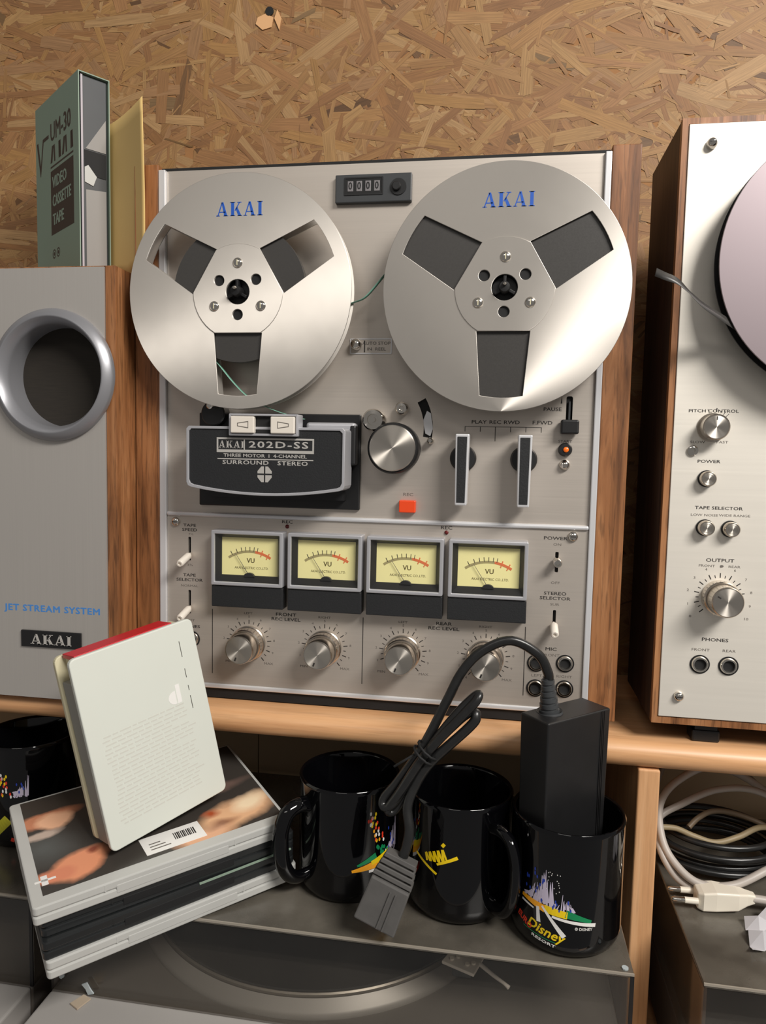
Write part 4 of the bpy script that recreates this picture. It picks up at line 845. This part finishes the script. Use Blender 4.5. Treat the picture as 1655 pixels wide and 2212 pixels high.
wrap_text(mA, -106, -33, Zc, 'EURO', 3.5, 13, 4.4, -50, REDG, 0.9, 0.15)
d_m = (mD, -393, -12, -58)
spray(*d_m, -1, 66, -13, -1, 47, 30, LIL, 11, 0.7); flecks(*d_m, -11, -3, 50, 60, 6, NAVY, 12, 0, .6, 1.3, .22)
for m_, k, sd in ((REDG, 8, 1), (YEL, 6, 2), (WHT, 7, 3)): flecks(*d_m, -22, -13, 46, 64, k, m_, sd, -5)
wrap(mD, -393, -12, Zc, strip_poly(-28, 16, -17, 27, 4.2, 4.2, 6), -58, mat('olive_yellow_glaze', srgb(170, 165, 40), 0.3), off=0.2); wrap(mD, -393, -12, Zc, strip_poly(-15, 10, -12, 9, 1.6, 1.6, 2), -58, REDG, off=0.2)
# middle mug: yellow signature
sg = []
for i in range(5): sg += strip_poly(-14 + i * 3.3, 45 + i * 0.5, -15.4 + i * 3.3, 50.5 + i * 1.5, 0.9, 0.9, 1) + strip_poly(-15 + i * 3.3, 51 + i * 1.4, -11.4 + i * 3.3, 45.6 + i * .6, 0.7, 0.7, 1)
sg += strip_poly(-25, 47, -6, 37.4, 1.0, 0.9, 9) + strip_poly(-6, 44.6, 9, 52.4, 0.8, 1.3, 8) + strip_poly(-2.4, 58.6, -0.6, 61, 1.2, 1.2, 1)
wrap(mB, -19.5, -41.5, Zc, sg, -102, YEL)

# ------------------------------------------------------------------ power adapter in the mug, with its cord
ad = thing('power_adapter', 'black power adapter standing upside down in the right mug, cord tied in a bundle', 'power adapter', (53, -59, -119), rot=(0, 0, math.radians(42.1)), local=True)
bx = MB(); X_, Y_ = 31, 13.2
bx.add([(-X_ + 1.5, -Y_ + .6, 50), (X_ - 1.5, -Y_ + .6, 50), (X_ - 1.5, Y_ - .6, 50), (-X_ + 1.5, Y_ - .6, 50), (-X_, -Y_, 152), (X_, -Y_, 152), (X_, Y_, 152), (-X_, Y_, 152)],
       [(0, 3, 2, 1), (4, 5, 6, 7), (0, 1, 5, 4), (1, 2, 6, 5), (2, 3, 7, 6), (3, 0, 4, 7)])
bx.build('housing', BLACK, ad, bevel=1.2, seg=3)
for x in (21.2, 22.8, 24.4): MB().box(x, x + 0.8, -Y_ - 0.35, -Y_ + 0.8, 52, 151).build('rib', BLACK, ad)
MB().box(-12, 12, -9, 9, 24, 50).build('plug_base', BLACK, ad, bevel=3, seg=3)
for x in (-9.5, 9.5): MB().cyl((x, 0, 5.2), 2.0, 19.5, ax=(0, 0, 1), n=16).build('plug_pin', CHROME, ad, smooth=40)
# strain relief: a ribbed sleeve
sr = MB(); c0 = Vector((-13.2, 3.2, 151.5)); c1 = Vector((-15, 4.2, 176))
prof = []
for i in range(6):
    h = i * 4.2; r = 7.0 - i * 0.5; prof += [(r, h), (r, h + 2.6), (r - 1.3, h + 2.7), (r - 1.3, h + 4.1)]
sr.lathe([(0, 0), (9.4, 0), (9.0, 1.6)] + prof + [(3.6, 25.4), (0, 25.4)], c0, ax=c1 - c0, n=24).build('strain_relief', DARKGREY, ad, smooth=35)
def to_ad(p):
    v = Vector(p) - Vector((53, -59, -119)); a = -math.radians(42.1); return (v.x * math.cos(a) - v.y * math.sin(a), v.x * math.sin(a) + v.y * math.cos(a), v.z)
start = (39.6, -66, 56)
path = [start, (38.6, -68, 62), (31.5, -70, 74.5), (13.1, -72, 83.4), (-5.5, -74, 76), (-19.3, -76, 61), (-29.7, -78, 39.4), (-44.8, -81, 7.5), (-61.8, -83, -19), (-71, -84.5, -31), (-70.5, -87, -36), (-64.5, -88.5, -33), (-57, -87, -22), (-41.5, -85, 6),
        (-25, -84, 30), (-13, -83, 44), (-8.2, -84.5, 48), (-9.6, -87, 44), (-18, -87.5, 34), (-43, -88, 4), (-60, -89, -24), (-68, -88, -37), (-64, -86, -39.5), (-58, -85, -31), (-42, -83, 2), (-22, -82, 26), (-11.6, -83, 35), (-9, -85.6, 33.2), (-13, -86.6, 26), (-38.6, -87, -1), (-49, -88, -18), (-53.6, -92, -32), (-51.4, -96, -46), (-53, -98, -58), (-56, -99, -66)]
MB().tube([to_ad(p) for p in spline(path, 7)], 3.5, n=10, flat=0.8).build('cord', CABLEBLACK, ad, smooth=60)
# wire tie around the bundle
axis = (Vector((-9, -84, 46)) - Vector((-70, -86, -33))).normalized(); cen = Vector((-42.4, -84.6, 4.4))
u_ = axis.orthogonal().normalized(); w_ = axis.cross(u_)
for k, d_ in enumerate((-2.6, 2.2)):
    pts = [to_ad(cen + axis * (d_ + (1.4 if i % 2 else 0) * .2) + (u_ * math.cos(2 * PI * i / 20) + w_ * math.sin(2 * PI * i / 20)) * 8.6) for i in range(21)]
    MB().tube(pts, 0.9, n=6).build('wire_tie', BLACKMATT, ad, smooth=60)
MB().tube([to_ad(p) for p in spline([(-50, -88, 4), (-58, -90, -1), (-64, -88, -6)], 5)], 0.8, n=6).build('wire_tie', BLACKMATT, ad, smooth=60)
# plug on the far end: ribbed neck and flat body, leaning on the mug
pd = Vector((-17, -6, -47)).normalized(); pu = Vector((0.94, -0.10, -0.33)); pu = (pu - pd * pu.dot(pd)).normalized(); pn = pd.cross(pu)
if pn.y > 0: pn = -pn
p0 = Vector((-55.6, -98.5, -64))
def pbox(d0, d1, w0, w1, t0, t1):
    vs = []
    for d_, w, t_ in ((d0, w0, t0), (d1, w1, t1)):
        for a_, b_ in ((-1, -1), (1, -1), (1, 1), (-1, 1)): vs.append(to_ad(p0 + pd * d_ + pu * (a_ * w) + pn * (b_ * t_)))
    return vs, [(0, 3, 2, 1), (4, 5, 6, 7), (0, 1, 5, 4), (1, 2, 6, 5), (2, 3, 7, 6), (3, 0, 4, 7)]
nk = MB()
for i in range(4):
    nk.add(*pbox(i * 4.6, i * 4.6 + 3.2, 11.0 + i * 0.9, 11.6 + i * 0.9, 5.4, 5.6)); nk.add(*pbox(i * 4.6 + 3.1, i * 4.6 + 4.7, 7.4, 7.8, 3.8, 3.8))
nk.build('plug_neck', DUSTYBLACK, ad, bevel=0.5)
pb_ = MB().add(*pbox(18, 49, 14.0, 15.0, 7.6, 8.0)); pb_ = pb_.build('plug_body', DUSTYBLACK, ad, bevel=1.2)
for w in (1.5, 5.5):
    vs = [to_ad(p0 + pd * d_ + pu * ww + pn * tt_) for d_ in (22, 48) for ww in (w, w + 1.2) for tt_ in (7.4, 8.9)]
    MB().add(vs, [(0, 1, 3, 2), (4, 6, 7, 5), (0, 4, 5, 1), (2, 3, 7, 6), (0, 2, 6, 4), (1, 5, 7, 3)]).build('plug_ridge', DUSTYBLACK, ad)

# ------------------------------------------------------------------ DVD cases and tape cartridge
SROT = Euler((math.radians(5.9), math.radians(-4.06), math.radians(41.8)), 'XYZ'); SM = SROT.to_matrix()
STOP = Vector((-254.5, -72, -66.4))
CL, CW, CT = 177, 126.5, 12.9
def blob_print(name):
    m, nt, b = new_mat(name); b.inputs['Roughness'].default_value = 0.25
    tc = nt.nodes.new('ShaderNodeTexCoord'); sx = nt.nodes.new('ShaderNodeSeparateXYZ')
    nz = nt.nodes.new('ShaderNodeTexNoise'); nz.inputs['Scale'].default_value = 45; nz.inputs['Detail'].default_value = 4
    add = nt.nodes.new('ShaderNodeMix'); add.data_type = 'VECTOR'; add.inputs[0].default_value = 0.012
    nt.links.new(tc.outputs['Object'], nz.inputs['Vector']); nt.links.new(tc.outputs['Object'], add.inputs[4]); nt.links.new(nz.outputs['Color'], add.inputs[5])
    base = nt.nodes.new('ShaderNodeRGB'); base.outputs[0].default_value = srgb(62, 58, 54); cur = base.outputs[0]
    def spot(x, y, rx, ry, ang, col, soft=0.5):
        nonlocal cur
        mp = nt.nodes.new('ShaderNodeMapping'); mp.vector_type = 'TEXTURE'; mp.inputs['Location'].default_value = (x * S, y * S, 0.0); mp.inputs['Rotation'].default_value = (0, 0, math.radians(ang)); mp.inputs['Scale'].default_value = (rx * S, ry * S, 10)
        ln = nt.nodes.new('ShaderNodeVectorMath'); ln.operation = 'LENGTH'; nt.links.new(add.outputs[1], mp.inputs['Vector']); nt.links.new(mp.outputs[0], ln.inputs[0])
        mr = nt.nodes.new('ShaderNodeMapRange'); mr.inputs['From Min'].default_value = 1.0; mr.inputs['From Max'].default_value = 1.0 - soft; nt.links.new(ln.outputs['Value'], mr.inputs['Value'])
        mx = nt.nodes.new('ShaderNodeMix'); mx.data_type = 'RGBA'; nt.links.new(mr.outputs[0], mx.inputs[0]); nt.links.new(cur, mx.inputs[6]); mx.inputs[7].default_value = col; cur = mx.outputs[2]
    spot(-66, 2, 26, 24, 0, srgb(86, 88, 86), 0.9)
    spot(-50, -27, 26, 15, 20, srgb(226, 150, 112), 0.35); spot(-66, -31, 15, 9, 0, srgb(216, 136, 104), 0.4); spot(-38, -18, 6, 5, 0, srgb(150, 80, 60), 0.7)
    spot(-62, 36, 30, 9, 8, srgb(196, 130, 98), 0.4); spot(-55, 32, 14, 11, 0, srgb(240, 186, 150), 0.4); spot(-66, 18, 18, 6, 12, srgb(190, 170, 156), 0.5)
    spot(64, -28, 40, 18, 18, srgb(226, 178, 138), 0.4); spot(76, -20, 18, 13, 20, srgb(248, 224, 188), 0.7); spot(34, -44, 26, 10, 0, srgb(218, 166, 130), 0.5); spot(46, -22, 8, 6, 0, srgb(176, 84, 50), 0.8); spot(50, -36, 16, 7, 0, srgb(150, 104, 78), 0.8)
    spot(66, 8, 30, 8, 10, srgb(110, 90, 82), 0.7); spot(62, 20, 10, 6, 0, srgb(206, 140, 124), 0.6); spot(40, 40, 34, 16, 0, srgb(40, 30, 28), 0.5)
    nt.links.new(cur, b.inputs['Base Color'])
    return m
def dvd(i, label, m, dx=0, dy=0, dr=0.0, top=False):
    c = STOP - SM @ Vector((0, 0, CT * (i + 1) + 0.05 * i)) + SM @ Vector((dx, dy, 0))
    e = (SM @ Matrix.Rotation(math.radians(dr), 3, 'Z')).to_euler()
    t = thing('dvd_case', label, 'DVD case', c, rot=e, local=True, group='stack of DVD cases')
    a, b_ = CL / 2, CW / 2
    def slab(ins, z0, z1, nm, mm, bev=0.9):
        o = rrect(-a + ins, a - ins, -b_ + ins, b_ - ins, 3.0); n = len(o)
        return MB().add([(x, y, z0) for x, y in o] + [(x, y, z1) for x, y in o], [tuple(range(n))[::-1], tuple(range(n, 2 * n))] + [(k, (k + 1) % n, (k + 1) % n + n, k + n) for k in range(n)]).build(nm, mm, t, bevel=bev)
    slab(0, 0, CT * .46, 'lower_shell', m); slab(1.2, CT * .40, CT * .6, 'seam', m, None); slab(0, CT * .54, CT, 'upper_shell', m)
    MB().box(-38, 40, -b_ - 0.3, -b_ + 2, CT * .24, CT * .72).build('thumb_notch', BLACKMATT if m is CASEBLACK else CASEGREY, t, bevel=0.5)
    for x in (-45, 45): MB().box(x - .5, x + .5, -b_ - 0.12, -b_ + 2, CT * .56, CT - 1).build('latch_line', m, t)
    if i == 2: MB().box(14, a - 3, -b_ - 0.25, -b_ + 1, CT * .96, CT + 0.5).build('insert_edge', MINT, t)
    if top:
        sh_ = MB().box(-a + 7.5, a - 2.5, -b_ + 9.5, b_ - 2.5, CT - 0.1, CT + 0.12).build('cover_sheet', blob_print('printed_cover'), t)
        lb = MB().add([(x, y, z) for z in (CT + 0.1, CT + 0.35) for x, y in ((-14, -50), (29, -50), (28, -30), (-15, -30))], [(0, 3, 2, 1), (4, 5, 6, 7), (0, 1, 5, 4), (1, 2, 6, 5), (2, 3, 7, 6), (3, 0, 4, 7)]).build('price_label', WHT, t)
        for k in range(14): MB().box(8 + k * 1.3, 8.6 + k * 1.3 + (k % 3) * .2, -43, -35, CT + 0.3, CT + 0.42).build('bar_mark', INK, lb) if k < 12 else None
        for k in range(3): MB().box(-10, 4 - k * 3, -46 + k * 3.2, -45 + k * 3.2, CT + 0.3, CT + 0.42).build('print_line', INKGREY, lb)
        MB().box(-80, -76, -44, -34, CT + 0.1, CT + 0.2).build('logo_mark', WHT, t); MB().box(-84, -71, -40, -38, CT + 0.1, CT + 0.2).build('logo_mark', WHT, t)
    return t
dvd(0, 'grey DVD case with photo cover on top of the stack', CASEGREY, 0, 0, 0, True)
dvd(1, 'black DVD case second from the top of the stack', CASEBLACK, 5, 2, -0.8)
dvd(2, 'black DVD case third from the top of the stack', CASEBLACK, 3, -1, 0.5)
dvd(3, 'pale grey DVD case at the bottom of the stack', CASEGREY, 4, -3, 0.6)
cart = thing('tape_cartridge', 'ivory tape cartridge with red end label standing on the DVD cases', 'tape cartridge', (-251, -129.5, -66.6), rot=(math.radians(-6.5), math.radians(-9.2), math.radians(55.8)), local=True)
w, h, t_ = 94, 138, 30
MB().prism(rrect(0, w, 0, h, 4.5), 0, 4.2).build('front_shell', IVORY, cart, bevel=0.9, seg=3)
MB().prism(rrect(0.5, w - 8, 1, h - 1, 5), t_ - 4.0, t_).build('rear_shell', YELLOWED, cart, bevel=0.8, seg=3)
MB().box(2.6, w - 2.5, 4.1, t_ - 3.9, 1.5, h - 19).build('core', GREYSIDE, cart, bevel=0.6)
MB().box(8, w - 4, 4.3, t_ - 4.1, h - 19, h - 3).build('core_end', YELLOWED, cart, bevel=0.6)
MB().box(6, w - 14, 4.5, t_ - 6, h - 2.8, h + 0.4).build('end_label', RED, cart, bevel=0.4)
MB().box(4.5, 12, 8, 15, h - 22, h - 15).build('pinch_roller', mat('olive_roller', srgb(96, 96, 40), 0.6), cart, bevel=1)
lg = MB().prism([(67, 80), (73, 80), (73, 94), (69.6, 94), (69.6, 80.5)], -0.12, 0.1).build('logo_mark', WHT, cart)
MB().prism([(68.8 - 6 * math.sin(PI * i / 10), 85 + 5 * math.cos(PI * i / 10)) for i in range(11)], -0.12, 0.1).build('logo_mark', WHT, cart)
DOT = mat('dark_score_mark', srgb(70, 66, 60), 0.7)
for z0, z1 in ((112, 124), (96, 103), (86, 90), (72, 82)): MB().box(80.0, 80.5, -0.1, 0.1, z0, z1).build('score_mark', DOT, cart)
PALEP = mat('faint_print', srgb(201, 201, 192), 0.6)
rn = random.Random(9)
for k in range(22):
    z = 78 - k * 3.0; x = 10 + rn.uniform(0, 3); 
    mb = MB()
    while x < 74 - (12 if k in (4, 9, 15) else 0):
        L = rn.uniform(3, 9); mb.box(x, min(x + L, 80), -0.08, 0.1, z, z + 1.1); x += L + 1.4
    mb.build('text_line', PALEP, cart)

# ------------------------------------------------------------------ cables and plug on the right turntable
def cable(name, label, pts, r, m, k=8):
    t = MB().tube(spline(pts, k), r, n=10).build(name, m, None, smooth=60); tagm(t, label, 'cable'); return t
def coil(cx, cy, z, rx, ry, turns, dr, dz, ph=0.0, tilt=0.0, n=20):
    P = []
    for i in range(int(turns * n) + 1):
        a = ph + 2 * PI * i / n; q = i / n; P.append((cx + (rx + dr * math.sin(q * 2.3)) * math.cos(a), cy + (ry + dr * math.cos(q * 1.7)) * math.sin(a), z + dz * q + tilt * math.sin(a) + 1.5 * math.sin(q * 3.1)))
    return P
pc_ = coil(212, 48, -121, 70, 60, 3.0, 4, 6.2, ph=-0.6, tilt=4)
white = [(231, 22, -109), (214, -2, -99), (186, -12, -109), (160, -12, -110), (143, 0, -99), (137, 12, -84), (140, 28, -68), (156, 44, -56), (186, 60, -48), (220, 66, -60), (262, 60, -90), (282, 30, -112), (270, -6, -117), (238, -20, -117), (214, -20, -114), (197, -20, -113)]
wc = thing('power_cable', 'grey mains cable with white two-pin plug looped on the right turntable', 'cable', (195, 10, -123.9))
MB().tube(spline(white, 8), 3.0, n=10).build('cord', CABLEGREY, wc, smooth=60)
MB().tube(spline([(158, -10, -117), (146, -4, -111), (136.4, 6, -96), (138, 26, -82), (158, 36, -72), (190, 48, -62), (226, 52, -64), (270, 50, -92)], 8), 2.8, n=10).build('cord', CABLEGREY, wc, smooth=60)
pq = [(-1, -1), (1, -1), (1, 1), (-1, 1)]
def loft(secs):
    mb = MB(); vs = []
    for x, y, z, a_, b_ in secs: vs += [(x, y + p * a_, z + q * b_) for p, q in pq]
    n = len(secs); fs = [(3, 2, 1, 0), tuple(4 * (n - 1) + i for i in range(4))]
    for i in range(n - 1):
        for k in range(4): fs.append((4 * i + k, 4 * i + (k + 1) % 4, 4 * i + 4 + (k + 1) % 4, 4 * i + 4 + k))
    mb.add(vs, fs); return mb
loft([(157, -19, -116.5, 6, 6), (161, -19, -116, 9, 7), (170, -19, -115, 9, 7.4), (186, -19, -114.6, 7, 6.6), (193, -19, -113.6, 4.4, 4.6), (199, -19, -113, 3.2, 3.2)]).build('plug', PLUGWHITE, wc, bevel=1.4, seg=3)
for y in (-25.5, -12.5):
    pin = MB().cyl((157.5, y, -116.5), 2.3, 9.5, ax=(-1, 0, 0), n=16).build('pin_sleeve', PLUGWHITE, wc, smooth=40)
    MB().lathe([(2.0, 9), (2.0, 17.4), (1.2, 18.6), (0, 18.8)], (157.5, y, -116.5), ax=(-1, 0, 0), n=16).build('pin', CHROME, wc, smooth=40)
cable('signal_cable', 'thin brown cable arching above the coil on the right turntable', [(163, 30, -88), (172, 36, -82), (186, 44, -79), (206, 48, -82), (228, 42, -88), (250, 30, -100), (262, 10, -118)], 2.2, mat('brown_cable', srgb(120, 104, 84), 0.5))
cable('signal_cable', 'beige cable crossing the dark coil on the right turntable', [(140, 22, -86), (152, 24, -87), (166, 24, -92), (182, 22, -94.5), (200, 26, -90), (222, 38, -86), (250, 48, -96)], 2.3, mat('beige_cable', srgb(150, 134, 104), 0.5))
cable('signal_cable', 'grey cable rising to the top of the right compartment', [(140, 56, -100), (141, 58, -76), (150, 68, -54), (166, 80, -36), (190, 92, -34), (214, 84, -54), (236, 74, -74), (262, 76, -104)], 2.3, mat('dim_grey_cable', srgb(130, 122, 112), 0.5))
bc = thing('cable_coil', 'flat coil of black cable lying behind the white plug', 'cable', (190, 40, -123.9))
MB().tube(spline(coil(190, 48, -119, 46, 34, 5.0, 3, 5.2, tilt=1.5), 2), 2.6, n=8).build('cord', CABLEBLACK, bc, smooth=60)
bag = thing('paper_scrap', 'crumpled white paper scrap at the right edge on the turntable cover', 'paper', (205, -50, -123.9))
bv = []; rn = random.Random(4)
for j in range(5):
    for i in range(5): bv.append((181 + i * 9 + j * 1.5, -70 + j * 9 + i * 3, -123.6 + (0 if (i + j) % 2 else 1) * rn.uniform(3, 9) + i * 2.2))
bt = MB().add(bv, [(j * 5 + i, j * 5 + i + 1, j * 5 + i + 6, j * 5 + i + 5) for j in range(4) for i in range(4)]).build('sheet', mat('white_paper', srgb(206, 204, 208), 0.5), bag)
so = bt.o.modifiers.new('thickness', 'SOLIDIFY'); so.thickness = 0.4 * S
